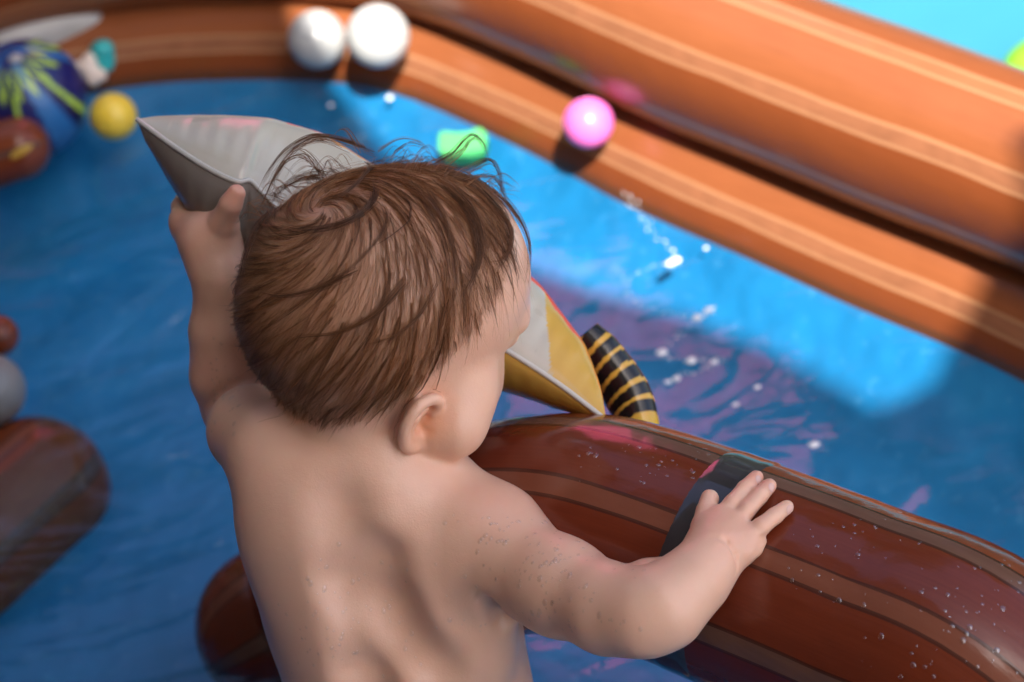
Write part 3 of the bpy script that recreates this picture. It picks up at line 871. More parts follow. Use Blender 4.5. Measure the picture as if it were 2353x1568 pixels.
lock([(979, 450), (1015, 508), (1037, 578), (1043, 630), (1041, 690)], [.003, .004, .003, .003, .003], 30, 0.0020, 0.45)
lock([(940, 430), (990, 500), (1020, 570), (1030, 650)], [.003] * 4, 24, 0.0026, 0.5)
lock([(1030, 435), (1081, 501), (1100, 567), (1085, 630), (1060, 680)], [.003, .004, .004, .003, .002], 40, 0.0026, 0.4)
lock([(1000, 420), (1060, 480), (1085, 540), (1090, 600), (1060, 660)], [.003] * 5, 30, 0.0028, 0.5)
lock([(1111, 457), (1150, 508), (1162, 560), (1145, 598), (1118, 604)], [.003, .004, .004, .003, .002], 26, 0.0020, 0.4)
lock([(1080, 430), (1130, 480), (1165, 530), (1160, 580), (1130, 620)], [.003] * 5, 24, 0.0024, 0.5)
lock([(1120, 440), (1170, 490), (1199, 541), (1206, 590), (1200, 650)], [.003, .003, .003, .003, .003], 30, 0.0016, 0.45)
lock([(1060, 410), (1120, 430), (1165, 470), (1190, 520)], [.003, .004, .004, .003], 22, 0.0024, 0.5)
lock([(985, 390), (1040, 352), (1072, 318), (1090, 310), (1112, 330), (1126, 372)], [.002, .004, .004, .004, .004, .004], 18, 0.0016, 0.35)
lock([(1010, 395), (1060, 350), (1082, 322), (1100, 322), (1116, 348)], [.002, .004, .004, .004, .004], 12, 0.0018, 0.5)
lock([(1040, 415), (1095, 378), (1128, 368), (1148, 400), (1156, 450), (1150, 478)], [.002, .003, .004, .004, .004, .004], 20, 0.0018, 0.35)
lock([(1060, 422), (1110, 405), (1140, 412), (1160, 450), (1172, 490)], [.002, .003, .003, .003, .003], 16, 0.0016, 0.45)
lock([(860, 350), (790, 322), (720, 312), (660, 342), (618, 392), (588, 450)], [.003, .006, .006, .006, .004, .003], 26, 0.0020, 0.35)
lock([(800, 345), (735, 322), (680, 342), (640, 390), (612, 450), (590, 500)], [.003, .006, .006, .004, .003, .003], 22, 0.0024, 0.45)
lock([(720, 375), (690, 358), (655, 372), (632, 410), (625, 440)], [.003, .006, .006, .004, .003], 16, 0.0020, 0.4)
lock([(745, 400), (715, 360), (690, 345), (655, 360)], [.003, .006, .006, .004], 12, 0.0024, 0.5)
lock([(830, 350), (800, 302), (780, 298), (765, 318)], [.002, .004, .004, .004], 8, 0.0016, 0.6, 0.00015)
lock([(900, 358), (940, 330), (975, 338), (990, 360)], [.002, .004, .004, .004], 8, 0.0016, 0.6, 0.00013)
lock([(870, 345), (920, 318), (965, 325), (990, 350)], [.002, .004, .004, .004], 7, 0.0016, 0.6, 0.00013)
lock([(640, 480), (600, 530), (575, 590), (562, 660)], [.003] * 4, 30, 0.0030, 0.3)
lock([(760, 400), (690, 410), (640, 440), (605, 490)], [.004] * 4, 30, 0.0026, 0.3)
lock([(930, 650), (860, 720), (780, 760), (690, 770)], [.003] * 4, 26, 0.0020, 0.35)
lock([(820, 620), (740, 660), (660, 680), (600, 670)], [.003] * 4, 26, 0.0024, 0.25)
lock([(1000, 650), (960, 720), (900, 770), (840, 790)], [.003] * 4, 18, 0.0018, 0.4)
lock([(1030, 670), (1010, 740), (1000, 790), (975, 830)], [.003] * 4, 22, 0.0024, 0.5)
# loose wisps lifting off the crown and curling over the brow
for k in range(120):  # crown wisps coloured lighter to imitate backlight
    u = random.uniform(600, 1130); v = np.interp(u, [600, 700, 850, 1000, 1130], [500, 420, 378, 385, 440]) + random.uniform(0, 26)
    dx = random.uniform(10, 34) * (1 if u > 820 else -1); up_ = random.uniform(8, 62) * random.random() ** 0.5
    lock([(u, v), (u + dx * 0.7, v - up_ * 0.7), (u + dx * 1.5, v - up_), (u + dx * 2.3, v - up_ * 0.55), (u + dx * 2.8, v + random.uniform(-10, 22))], [.001, .004, .006, .006, .005], random.randint(2, 6), 0.0012, random.uniform(0.4, 1.0), random.uniform(0.00007, 0.00011))
for k in range(40):
    u = random.uniform(1040, 1180); v = np.interp(u, [1040, 1120, 1190], [600, 520, 480]) + random.uniform(-30, 40)
    lock([(u, v), (u + random.uniform(4, 20), v + 26), (u + random.uniform(0, 26), v + 56), (u + random.uniform(-16, 18), v + random.uniform(70, 110))], [.001, .002, .003, .003], random.randint(2, 5), 0.0008, 0.6, 0.00008)
# nape wisps that stand off the neck
for k in range(90):
    u = random.uniform(575, 820); v = np.interp(u, [575, 650, 720, 900], [835, 925, 965, 985]) + random.uniform(-45, 0)
    lock([(u, v), (u + random.uniform(-12, 2), v + 9), (u + random.uniform(-18, 0), v + 17)], [.001, .0012, .0018], 2, 0.0006, 0.7, 0.00008)
HV = c2w(np.vstack(strV)); HFc = np.vstack(strF); HCc = np.vstack(strC)
hair = mesh_obj("hair", HV, HFc, MAT["hair"], person, cols=HCc)

# fingernails on the hand that lies on the tube
for (u, v, du, dv) in [(1743, 1104, .6, -.8), (1773, 1121, .6, -.8), (1815, 1172, .75, -.6)]:
    o = Vector(CPOS); dr = Vector(nrm(at(u, v, 1.0) - CPOS))
    loc, nor, ix, dist = body_bvh.ray_cast(o, dr)
    if loc is None or dist > 1.6: continue
    t = Vector(nrm(du * RT - dv * UP)); t = (t - nor * t.dot(nor)).normalized(); s = nor.cross(t)
    vs = []
    for k in range(14):
        a = 2 * math.pi * k / 14
        q = loc + t * 0.0032 * math.cos(a) + s * 0.0027 * math.sin(a)
        l2, n2, i2, d2 = body_bvh.find_nearest(q)
        vs.append(np.array(l2 + n2 * 0.00025))
    vs.append(np.array(loc + nor * 0.0006))
    mesh_obj("fingernail", vs, [[k, (k + 1) % 14, 14] for k in range(14)], MAT["nail"], person)

# ------------------------------------------------------------------ the toy in the left hand
toy = empty("inflatable_toy", at(900, 640, 1.46))
tag(toy, "grey and yellow inflatable toy with red top and striped tail, gripped by the child", "inflatable toy")
ns_, nt_ = 420, 84
seam = catmull([cc(315, 275, 1.445), cc(400, 337, 1.425), cc(480, 388, 1.412), cc(545, 418, 1.408), cc(572, 414, 1.412), cc(600, 440, 1.418), cc(680, 520, 1.425), cc(820, 620, 1.43),
                cc(1000, 715, 1.432), cc(1150, 797, 1.43), cc(1280, 880, 1.418), cc(1392, 965, 1.405)], 30)
seam = resample(seam, 0.0003)
ss = np.linspace(0, 1, ns_); seam = seam[(ss * (len(seam) - 1)).astype(int)]
xs = seam[:, 0]; pxu = xs / seam[:, 2] * FPX + CX
W0 = np.interp(pxu, [315, 345, 420, 560, 700, 1000, 1200, 1300, 1392], [0.0, 0.03, 0.075, 0.10, 0.12, 0.12, 0.10, 0.065, 0.0])
HUp = np.interp(pxu, [315, 340, 400, 480, 560, 640, 760, 950, 1150, 1230, 1300, 1350, 1392], [0, .012, .023, .036, .044, .054, .064, .062, .056, .050, .040, .026, 0])
HLo = np.interp(pxu, [315, 335, 380, 440, 500, 560, 700, 1000, 1150, 1280, 1340, 1392], [0, .010, .022, .037, .044, .047, .050, .040, .030, .018, .010, 0])
dirU = nrm([0.30, 0.95, 0.12]); dirW = np.array([0.04, 0.02, 1.0])
rk = [315, 345, 400, 480, 560, 680, 820, 1000, 1150, 1280, 1350, 1392]
ru = np.interp(pxu, rk, [316, 362, 432, 522, 620, 742, 900, 1090, 1238, 1345, 1382, 1393]); rv = np.interp(pxu, rk, [273, 267, 265, 265, 271, 306, 405, 540, 648, 790, 892, 964])
kern = np.exp(-np.linspace(-2, 2, 25) ** 2); kern /= kern.sum()
def smooth1(x): return np.convolve(np.pad(x, 12, mode='reflect', reflect_type='odd'), kern, 'valid')
ru, rv = smooth1(ru), smooth1(rv)
RDG = np.stack([cc(a, b, c) for a, b, c in zip(ru, rv, seam[:, 2] + 0.5 * W0)], 0)
def panel(sgn):
    V = np.zeros((ns_, nt_, 3)); UVs = np.zeros((ns_, nt_, 2)); C = np.zeros((ns_, nt_, 3))
    t = np.linspace(0, 1, nt_)
    bulge = (np.sin(np.pi * t) ** 0.56)
    for i in range(ns_):
        H = HUp[i] if sgn > 0 else HLo[i]
        pin = math.exp(-((pxu[i] - 574) / 8.0) ** 2)
        wr = 1 - 0.40 * pin * np.exp(-(t / 0.10) ** 2) + 0.025 * np.sin(pxu[i] * 0.16) * np.exp(-((t - 0.08) / 0.12) ** 2) * (abs(pxu[i] - 600) < 220 or pxu[i] > 1100)
        dn = dirU if sgn > 0 else -nrm([0.18, 0.96, 0.20])
        V[i] = seam[i] + t[:, None] * W0[i] * dirW + ((bulge * wr)[:, None] * (RDG[i] - seam[i] - 0.5 * W0[i] * dirW) if sgn > 0 else (bulge * H * wr)[:, None] * dn)
        UVs[i, :, 0] = pxu[i]; UVs[i, :, 1] = t
    grey = np.array([0.50, 0.455, 0.365]); yel = np.array([0.60, 0.36, 0.07]); redc = np.array([0.80, 0.07, 0.045]); orange = np.array([0.85, 0.30, 0.03]); shade_grey = np.array([0.19, 0.16, 0.135])
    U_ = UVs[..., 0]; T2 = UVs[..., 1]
    C[:] = grey if sgn > 0 else shade_grey  # bottom panel's shade put into its darker grey
    if sgn > 0:
        lim = 1263 - 95 * np.sin(np.pi * T2) ** 0.72
        C[U_ > lim] = yel
        wob = 0.02 * np.sin(U_ * 0.05) + 0.015 * np.sin(U_ * 0.13)
        redm = T2 > np.where(U_ < 600, 0.50, np.where(U_ < 1000, 0.44, 0.38)) + wob
        C[redm] = redc
        C[redm & (np.sin(U_ * 0.022 + T2 * 9) > 0.35) & (U_ > 560)] = orange
        edge = T2 < 0.02
        C[edge] = C[edge] * 0.9 + 0.08
    else:
        C[U_ > 1120] = yel * 0.85  # underside shade darkens the yellow too
        C[T2 > 0.8] = redc
    idx = np.arange(ns_ * nt_).reshape(ns_, nt_)
    Fq = np.stack([idx[:-1, :-1], idx[1:, :-1], idx[1:, 1:], idx[:-1, 1:]], -1).reshape(-1, 4)
    return c2w(V.reshape(-1, 3)), (Fq if sgn > 0 else Fq[:, ::-1]), C.reshape(-1, 3)
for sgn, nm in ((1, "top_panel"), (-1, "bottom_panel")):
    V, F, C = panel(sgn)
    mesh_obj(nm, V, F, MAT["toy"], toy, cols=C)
sp = resample(c2w(seam), 0.003)
V, F, UV = sweep(sp, 0.0017, 8)
mesh_obj("seam", V, F, plain("seam_vinyl", (0.55, 0.53, 0.48), 0.3), toy)
# striped tail
tp = resample(catmull([at(1340, 770, 1.50), at(1385, 825, 1.50), at(1425, 880, 1.498), at(1452, 930, 1.495), at(1466, 975, 1.49)], 12), 0.0012)
tl = np.linspace(0, 1, len(tp))
tr_ = np.interp(tl, [0, 0.2, 0.7, 1], [0.014, 0.0175, 0.0185, 0.0165])
tp, tr_ = capped(tp, 0, 8, a=False, rr=tr_)
V, F, UV = sweep(tp, tr_, 40, flat=0.8)
Lmax = UV[:, 0].max(); uu = UV[:, 0] / Lmax; vv_ = UV[:, 1]
C = np.tile(np.array([0.010, 0.009, 0.009]), (len(V), 1))
ph = (uu * 7.2 + 0.35 * np.cos(vv_ * 2 * math.pi))
C[(ph % 1.0) < 0.27] = (0.62, 0.36, 0.05)
C[uu > 0.84] = (0.62, 0.38, 0.04)
mesh_obj("striped_tail", V, F, MAT["toy"], toy, cols=C)

# ------------------------------------------------------------------ floating balls and toys
def ball(name, u, v, rpx, mat, label, zf=0.75, group=None, cat="ball"):
    r = 0.03
    for _ in range(6):
        z = r * zf
        for _k in range(40):
            P = atz(u, v, z); d = (P - CPOS) @ FW; r = rpx / FPX * d
            c2_ = cl + OUT * 0.082; c2_[:, 2] = -0.02; c3_ = c2_.copy(); c3_[:, 2] = 0.133
            if np.linalg.norm(c2_ - P, axis=1).min() > r + 0.086 and np.linalg.norm(c3_ - P, axis=1).min() > r + 0.083: break
            z += 0.003
    V, F, UV = uv_sphere((0, 0, 0), r)
    me_v = V + P
    o = empty(name, P); 
    mesh_obj("shell", me_v, F, mat, o)
    # moulding seam ring
    a = np.linspace(0, 2 * math.pi, 60)[:-1]
    rp = np.stack([np.cos(a) * r * 1.0, np.sin(a) * r * 0.4, np.sin(a) * r * 0.9165], 1) + P
    Vr, Fr, _ = sweep(rp, 0.0004, 5, closed=True)
    mesh_obj("moulding_seam", Vr, Fr, mat, o)
    tag(o, label, cat, group)
    return o, P, r
ball("ball", 728, 91, 67, MAT["white_ball"], "white plastic ball half in shade, left of the pair by the pool wall", group="two white balls by the wall")
ball("ball", 868, 83, 73, MAT["white_ball"], "brightly sunlit white plastic ball, right of the pair by the pool wall", group="two white balls by the wall")
ball("ball", 1352, 283, 58, MAT["pink_ball"], "small hot pink plastic ball in the sun against the pool wall")
ball("ball", 260, 268, 54, MAT["yellow_ball"], "small yellow plastic ball floating beside the navy patterned ball")
ball("ball", -28, 897, 86, MAT["grey_ball"], "pale grey ball cut off by the left edge of the picture")

# navy patterned ball
P = atz(62, 228, 0.045); d = (P - CPOS) @ FW; r = 138 / FPX * d
n = NT("patterned_vinyl")
nuv = n.new("VertexColor", layer_name="Col").outputs["Color"]
n.link(nuv, n.b.inputs["Base Color"]); n.set(Roughness=0.3)
V, F, UV = uv_sphere((0, 0, 0), 1.0, 160, 110)
C = np.tile(np.array([0.008, 0.012, 0.10]), (len(V), 1))
view = nrm(CPOS - P)
e1 = nrm(np.cross([0, 0, 1], view)); e2 = np.cross(view, e1)
px_, py_ = V @ e1, V @ e2
ang = np.arctan2(px_ + 0.1, py_ - 0.9); rad_ = np.hypot(px_ + 0.1, py_ - 0.9)
blue = np.sin(ang * 7 + 0.5) > 0.6
C[blue] = (0.02, 0.13, 0.34)
zig = np.abs(((ang * 5 / math.pi * 2) % 1) - 0.5) * 0.9
m1 = np.abs(rad_ - (0.42 + zig)) < 0.10
C[m1] = (0.34, 0.50, 0.05)
m2 = (np.abs(np.sin(ang * 4.5 + 1.1)) < 0.16) & (rad_ > 0.8); C[m2] = (0.36, 0.55, 0.06)
m3 = (np.abs(np.sin(ang * 4.5 + 0.75)) < 0.10) & (rad_ > 0.6); C[m3] = (0.01, 0.01, 0.02)
o = empty("patterned_ball", P)
mesh_obj("shell", V * r + P, F, n.m, o, cols=C)
vp = P + nrm([0.1, -0.3, 0.95]) * r
Vr, Fr, _ = uv_sphere(vp, 0.008, 16, 10, (1, 1, 0.5)); mesh_obj("valve", Vr, Fr, MAT["grey_vinyl"], o)
tag(o, "navy blue ball with lime zigzag pattern at the left edge", "ball")

# pillow-shaped grey float behind it
def pillow(name, c, a, b, h, ux, uy, mat, label, cat):
    o = empty(name, c); N_ = 40
    t = np.linspace(-1, 1, N_)
    X, Y = np.meshgrid(t, t, indexing='ij')
    hz = h * ((1 - X ** 4) * (1 - Y ** 4)) ** 0.6
    ox = X * a * (1 - 0.12 * (1 - Y ** 2)); oy = Y * b * (1 - 0.12 * (1 - X ** 2))
    idx = np.arange(N_ * N_).reshape(N_, N_)
    Fq = np.stack([idx[:-1, :-1], idx[1:, :-1], idx[1:, 1:], idx[:-1, 1:]], -1).reshape(-1, 4)
    uz = np.cross(ux, uy)
    for sgn, nm in ((1, "top_panel"), (-1, "bottom_panel")):
        V = c + ox[..., None] * ux + oy[..., None] * uy + sgn * hz[..., None] * uz
        mesh_obj(nm, V.reshape(-1, 3), Fq if sgn > 0 else Fq[:, ::-1], mat, o)
    edge = np.concatenate([idx[:, 0], idx[-1, 1:], idx[::-1, -1][1:], idx[0, ::-1][1:-1]])
    ep = (c + ox[..., None] * ux + oy[..., None] * uy).reshape(-1, 3)[edge]
    Vr, Fr, _ = sweep(ep, 0.0018, 6, closed=True); mesh_obj("seam", Vr, Fr, mat, o)
    tag(o, label, cat)
    return o
pc = atz(70, 112, 0.05) + np.array([0, 0.05, 0])
ux = nrm([0.95, 0.25, 0.02]); uy = nrm(np.cross([0, -0.3, 1], ux))
pillow("inflatable_float", pc, 0.095, 0.055, 0.035, ux, uy, MAT["grey_vinyl"], "pale grey inflatable float lying behind the navy patterned ball", "float")

# bath toy: teal body with cream head and paws
P = atz(236, 140, 0.02); o = empty("bath_toy", P)
d = (P - CPOS) @ FW; s1 = d / FPX
bod = Field(P - 0.05, P + 0.05, 0.002)
bod.ell(P + [0, 0.005, 0.0], np.eye(3), (0.017, 0.018, 0.02), 0.004); bod.ell(P + [0.004, 0.0, 0.015], np.eye(3), (0.013, 0.013, 0.010), 0.004)
v_, q_ = bod.mesh(1); mesh_obj("body", v_, fix(v_ - P, q_), MAT["teal"], o)
hdn = Field(P - 0.06, P + 0.05, 0.002); h0 = P + RT * (-26 * s1) - UP * 24 * s1 - FW * 0.012
hdn.sph(h0, 0.0115, 0.004); hdn.sph(h0 + RT * 0.012 - UP * 0.006, 0.008, 0.004); hdn.sph(h0 - RT * 0.012 + UP * 0.004, 0.007, 0.004); hdn.sph(h0 + UP * 0.012, 0.008, 0.004); hdn.sph(h0 - UP * 0.012 + RT * 0.004, 0.007, 0.004)
v_, q_ = hdn.mesh(1); mesh_obj("head", v_, fix(v_ - h0, q_), MAT["cream"], o)
tag(o, "small teal and cream bath toy floating behind the navy patterned ball", "bath toy")

# green foam piece
P = atz(1062, 330, 0.004); o = empty("foam_block", P); d = (P - CPOS) @ FW; s1 = d / FPX
outl = [(-58, -40), (-60, 20), (-52, 34), (20, 40), (58, 30), (56, 4), (66, -26), (54, -34), (48, -56), (26, -42), (0, -36)]
bm = bmesh.new()
top = [bm.verts.new(np.array(P) - np.array(o.location) + RT * (x * s1 * 0.92) - UP * (y * s1 * 0.72) - FW * 0.006) for x, y in outl]
bot = [bm.verts.new(Vector(v.co) + Vector(FW * 0.02 + np.array([0, 0, -0.012]))) for v in top]
bm.faces.new(top); bm.faces.new(bot[::-1])
for i in range(len(top)):
    j = (i + 1) % len(top); bm.faces.new([top[j], top[i], bot[i], bot[j]])
bmesh.ops.recalc_face_normals(bm, faces=bm.faces)
bmesh.ops.bevel(bm, geom=list(bm.edges), offset=0.0022, segments=2, affect='EDGES')
me = bpy.data.meshes.new("foam"); bm.to_mesh(me); bm.free(); me.materials.append(MAT["green_foam"])
link(bpy.data.objects.new("foam", me), o)
tag(o, "torn bright green foam piece floating in the sunlit water behind the hair", "foam toy")

# brown printed logs at the left edge
def log(pts, r, label, name="inflatable_log"):
    p_, r_ = capped(resample(catmull(pts, 8), 0.006), r, 10)
    o = empty(name, p_.mean(0))
    V, F, UV = sweep(p_, r_, 40)
    mesh_obj("tube", V, F, MAT["wood_log"], o, uvs=UV)
    tag(o, label, "inflatable log")
    return o, p_
def s_at(px, z):
    P = atz(0, px, z); return ((P - CPOS) @ FW) / FPX
lg, lp_ = log([atz(-260, 420, 0.02), atz(-100, 385, 0.03), atz(40, 342, 0.035)], 74 * s_at(342, 0.03), "brown inflatable log with lavender spot in front of the navy ball")
# printed porthole: lavender disc and yellow ring on the log end
tipc = atz(40, 342, 0.035); vd = nrm(CPOS - tipc)
for nm, du, dv, a, b, mt in (("lavender_spot", -38, -30, 34, 26, plain("lavender_print", (0.45, 0.38, 0.50), 0.3)), ("yellow_print", 8, 6, 30, 9, plain("ochre_print", (0.45, 0.27, 0.04), 0.3))):
    s1 = s_at(342, 0.03); R_ = 74 * s1 * 1.012
    vs = []; fs = []
    e1 = nrm(RT * 0.85 + UP * 0.5); e2 = nrm(UP * 0.85 - RT * 0.5)
    c0 = RT * du * s1 - UP * dv * s1
    for ir in range(5):
        for k in range(24):
            q = c0 + e1 * (a * s1 * ir / 4 * math.cos(k * math.pi / 12)) + e2 * (b * s1 * ir / 4 * math.sin(k * math.pi / 12))
            hgt = math.sqrt(max(0, R_ ** 2 - min(R_ ** 2, (q @ RT) ** 2 * 0.35 + (q @ UP) ** 2)))
            vs.append(tipc + q + vd * hgt)
    for ir in range(4):
        for k in range(24):
            fs.append([ir * 24 + k, ir * 24 + (k + 1) % 24, (ir + 1) * 24 + (k + 1) % 24, (ir + 1) * 24 + k])
    mesh_obj(nm, vs, fs, mt, lg)
log([atz(-160, 800, 0.03), atz(-60, 780, 0.035), atz(-4, 772, 0.04)], 48 * s_at(772, 0.04), "short brown inflatable log above the grey ball at the left edge")
log([atz(-420, 1560, -0.066), atz(-160, 1340, -0.066), atz(80, 1128, -0.066)], 172 * s_at(1128, -0.066), "large half sunken brown inflatable log below the grey ball")

# lime toy beyond the pool
P = atz(2368, 178, -0.105)
o = empty("lime_toy", P)
fz = Field(P - 0.12, P + 0.12, 0.004)
fz.ell(P + [0.04, 0, 0.01], np.eye(3), (0.07, 0.05, 0.03), 0.01); fz.ell(P + [0.06, 0, 0.03], np.eye(3), (0.04, 0.035, 0.03), 0.01)
v_, q_ = fz.mesh(1); mesh_obj("shell", v_, fix(v_ - P, q_), MAT["lime_foam"], o)
mesh_obj("handle", *sweep(np.array([P + [0.03, 0, 0.04], P + [0.04, 0, 0.065], P + [0.07, 0, 0.07], P + [0.09, 0, 0.05]]), 0.006, 10)[:2], MAT["lime_foam"], o)
tag(o, "lime green toy lying on the sunlit turquoise sheet beyond the pool", "toy")

# ------------------------------------------------------------------ unseen roof slabs added to shade the near half of the pool
def slab(name, poly, z, th, label):
    nP = len(poly)
    V = [(x, y, z) for x, y in poly] + [(x, y, z + th) for x, y in poly]
    Fq = [list(range(nP))[::-1], list(range(nP, 2 * nP))] + [[i, (i + 1) % nP, nP + (i + 1) % nP, nP + i] for i in range(nP)]
    o = mesh_obj(name, V, Fq, MAT["roof"], smooth=False)
    bm = bmesh.new(); bm.from_mesh(o.data); bmesh.ops.recalc_face_normals(bm, faces=bm.faces); bm.to_mesh(o.data); bm.free()
    tag(o, label, "roof")
    return o
def shade_pt(P): return tuple((P + SDIR * (2.5 - P[2]) / SDIR[2])[:2])
edge = [shade_pt(atz(u, v, FLOOR_Z)) for u, v in [(2140, 1075), (2080, 1040), (1980, 985), (1800, 885), (1600, 800), (1400, 735), (1200, 655), (960, 470), (800, 310), (690, 210)]]  # slab outline shaped from the wanted shadow edge
ex, ey = edge[0]
slab("shade_slab", [(-3.2, -3.2), (ex + 0.02, -3.2)] + edge + [(edge[-1][0] - 0.1, 0.9), (-0.2, 1.8), (-3.2, 1.8)], 2.5, 0.04, "unseen roof slab added to shade the child from above")
rx, ry = shade_pt(atz(2285, 590, 0.05))
rt = [shade_pt(atz(2172, 1030, FLOOR_Z)), shade_pt(atz(2195, 950, FLOOR_Z)), shade_pt(atz(2218, 830, FLOOR_Z)), (rx, ry + 0.02), (1.15, ry + 0.02), (1.3, -3.2), (ex - 0.05, -3.2), (ex - 0.05, ey)]
slab("shade_slab", rt, 2.545, 0.04, "unseen roof slab added to shade the right end of the pool wall")
wall = slab("sky_blocker_wall", [(-2.3, -3.2), (-1.75, -3.2), (-1.75, 3.6), (-2.3, 3.6)], -0.125, 3.0, "unseen wall added on the left to block the sky")  # added wall, keeps sky light off the left side
wall.data.materials[0] = MAT["brick"]
wall["category"] = "wall"
wall = slab("sky_blocker_wall", [(-1.75, -3.6), (1.3, -3.6), (1.3, -3.25), (-1.75, -3.25)], -0.125, 3.0, "unseen wall added behind the camera to block low sky")  # added wall, keeps low sky light off from behind
wall["category"] = "wall"

# ------------------------------------------------------------------ drops of water
def drops(name, bvh, regions, parent, count, rmin, rmax):
    V0, F0, _ = uv_sphere((0, 0, 0), 1.0, 10, 6)
    Vs, Fs = [], []; c = 0
    for _ in range(count):
        (u0, v0, u1, v1) = random.choice(regions)
        u, v = random.uniform(u0, u1), random.uniform(v0, v1)
        loc, nor, ix, dist = bvh.ray_cast(Vector(CPOS), Vector(nrm(at(u, v, 1.0) - CPOS)))
        if loc is None or dist > 1.9: continue
        r = rmin + (rmax - rmin) * random.random() ** 2.5
        n3 = np.array(nor); a_ = nrm(np.cross(n3, [0.3, 0.5, 0.8])); b2 = np.cross(n3, a_)
        el = random.uniform(0.8, 1.4)
        P_ = np.array(loc) + V0[:, 0:1] * a_ * r + V0[:, 1:2] * b2 * r * el + V0[:, 2:3] * n3 * r * 0.42
        Vs.append(P_); Fs.append(F0 + c); c += len(V0)
    o = mesh_obj(name, np.vstack(Vs), np.vstack(Fs), MAT["drop"], parent)
    tag(o, kind="stuff")
    return o
drops("water_drops", body_bvh, [(640, 1250, 1000, 1560), (1000, 1180, 1420, 1480), (1100, 1180, 1300, 1350), (700, 1300, 950, 1560), (480, 700, 560, 1000), (1180, 1250, 1480, 1460)], person, 300, 0.0008, 0.0020)
drops("water_drops", arch_bvh, [(1950, 1180, 2350, 1560), (2100, 1350, 2350, 1560), (1800, 1150, 2100, 1400), (1330, 1020, 1640, 1110)], arch, 150, 0.0005, 0.0020)

# ------------------------------------------------------------------ tall hedge added out of view to darken the water's reflections
n = NT("hedge_leaf")
rnd = n.new("ObjectInfo").outputs["Random"]
n.link(n.ramp(n.noise(n.new("TexCoord").outputs["Object"], 1.5, 3), [(0.3, (0.025, 0.05, 0.012)), (0.7, (0.06, 0.10, 0.025))]), n.b.inputs["Base Color"])
n.set(Roughness=0.6)
screen_hedge = empty("screen_hedge", (0, 5.2, -0.125))
tag(screen_hedge, "unseen leafy hedge beyond the pool", "screen_hedge")
NL = 26000
hx = RNG.uniform(-5, 5, NL); top = np.where(hx < -0.5, 3.25, 4.4) + 0.5 * np.sin(hx * 1.7) + 0.4 * np.sin(hx * 4.1 + 1)
hz = RNG.uniform(0, 1, NL) ** 0.9 * top; hy = 5.2 + RNG.uniform(-0.5, 0.5, NL)
keep = ~((np.sin(hx * 2.9 + 0.7) * np.sin(hz * 3.1 + hx) > 0.72) & (hz > 1.6))
cen = np.stack([hx, hy, hz - 0.125], 1)[keep]
a_ = RNG.normal(size=cen.shape); a_ /= np.linalg.norm(a_, axis=1)[:, None]
b_ = np.cross(a_, RNG.normal(size=cen.shape)); b_ /= np.linalg.norm(b_, axis=1)[:, None]
sz = RNG.uniform(0.06, 0.13, len(cen))[:, None]
V = np.stack([cen - a_ * sz, cen + b_ * sz * 0.55, cen + a_ * sz, cen - b_ * sz * 0.55], 1).reshape(-1, 3)
mesh_obj("foliage", V, np.arange(len(V)).reshape(-1, 4), n.m, screen_hedge)
for k, x in enumerate(np.linspace(-4.6, 4.6, 8)):
    Vt, Ft, _ = sweep(np.array([[x, 5.2, -0.125], [x + 0.1, 5.25, 1.5], [x - 0.1, 5.2, 3.6]]), [0.07, 0.05, 0.02], 8)
    mesh_obj("trunk", Vt, Ft, MAT["roof"], screen_hedge)

# ------------------------------------------------------------------ pink beach towel added out of view (its reflection tints the water)
P0 = atz(1440, 575, 0.0); vd_ = nrm(P0 - CPOS); rf = vd_ * np.array([1, 1, -1]); Pt = P0 + rf * ((3.6 - P0[1]) / rf[1])
tw_o = empty("reflection_towel", Pt)
n = NT("pink_towel"); uv = n.new("UVMap").outputs[0]
sep = n.new("SeparateXYZ"); n.link(uv, sep.inputs[0])
n.link(n.mix(n.math('GREATER_THAN', n.math('SINE', n.math('MULTIPLY', sep.outputs[1], 22.0)), 0.8), (0.88, 0.06, 0.22), (0.85, 0.40, 0.48)), n.b.inputs["Base Color"]); n.set(Roughness=0.9)
N1, N2 = 30, 40
X, Z2 = np.meshgrid(np.linspace(-1, 1, N1), np.linspace(-1, 1, N2), indexing='ij')
Vt = np.stack([X * 0.32, 0.035 * np.sin(X * 8 + Z2 * 1.3) * (1 - Z2) * 0.6, Z2 * 0.62], -1) + Pt
idx = np.arange(N1 * N2).reshape(N1, N2)
Fq = np.stack([idx[:-1, :-1], idx[1:, :-1], idx[1:, 1:], idx[:-1, 1:]], -1).reshape(-1, 4)
mesh_obj("cloth", Vt.reshape(-1, 3), Fq, n.m, tw_o, uvs=np.stack([X, Z2], -1).reshape(-1, 2))
tag(tw_o, "pink striped beach towel hanging on a washing line beyond the pool", "towel")
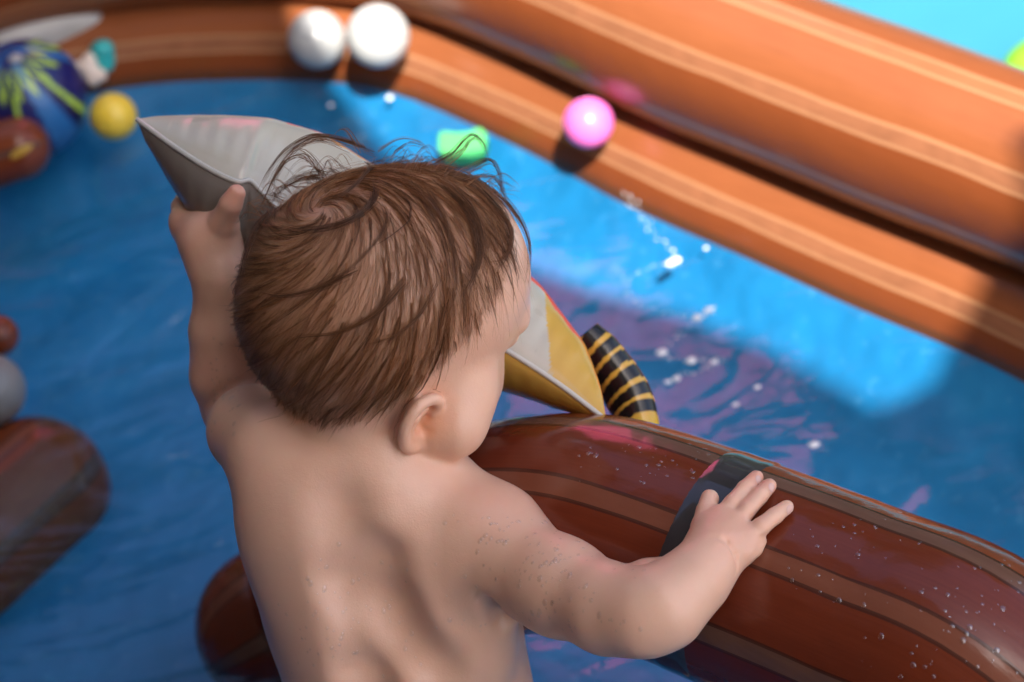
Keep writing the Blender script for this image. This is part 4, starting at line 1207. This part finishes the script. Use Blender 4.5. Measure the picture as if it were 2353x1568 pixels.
ln = empty("washing_line", (Pt[0], Pt[1], -0.125))
tag(ln, "unseen washing line on two posts, added to hold the pink towel", "washing line")
zl = Pt[2] + 0.625
mesh_obj("line", *sweep(np.array([[-3.0, Pt[1], zl + 0.05], [Pt[0], Pt[1], zl], [3.0, Pt[1], zl + 0.05]]), 0.004, 6)[:2], MAT["grey_vinyl"], ln)
for x in (-3.0, 3.0):
    mesh_obj("post", *sweep(np.array([[x, Pt[1], -0.125], [x, Pt[1], 1.2], [x, Pt[1], zl + 0.15]]), 0.03, 12)[:2], MAT["roof"], ln)

# ------------------------------------------------------------------ white flecks imitating sun glints on the ripples
Vf, Ff = [], []; cf = 0
V0, F0, _ = uv_sphere((0, 0, 0), 1.0, 8, 6)
trail = catmull(np.array([(1420, 395, 0), (1440, 450, 0), (1490, 520, 0), (1550, 590, 0), (1440, 640, 0), (1470, 700, 0), (1600, 728, 0), (1630, 712, 0), (1520, 808, 0), (1590, 828, 0), (1655, 830, 0), (1555, 868, 0)], float), 9)
spots = [(1425, 400, 2.6), (1480, 398, 1.8), (1553, 598, 3.2), (1540, 605, 3.0), (1602, 730, 3.2), (1628, 712, 2.6), (1520, 810, 2.8), (1588, 829, 3.2), (1640, 832, 2.0), (1555, 870, 2.6), (1535, 878, 1.8), (1870, 1022, 2.6), (1622, 570, 1.6), (895, 225, 3.0), (760, 242, 2.2), (1740, 890, 1.8), (1690, 930, 1.5)]
spots += [(u + random.gauss(0, 6), v + random.gauss(0, 4), random.uniform(0.4, 1.0)) for u, v, _z in trail for _k in range(2)]
for u, v, r in spots:
    P = atz(u, v, 0.0005); r = r * (0.0014 if r > 1.4 else 0.001)
    Vf.append(V0 * np.array([r * random.uniform(0.9, 1.6), r, r * 0.5]) + P); Ff.append(F0 + cf); cf += len(V0)
foam = mesh_obj("water_glints", np.vstack(Vf), np.vstack(Ff), plain("glint_white", (0.8, 0.82, 0.85), 0.25), None)
tag(foam, "white flecks imitating sun glints on the ripples", "foam", kind="stuff")
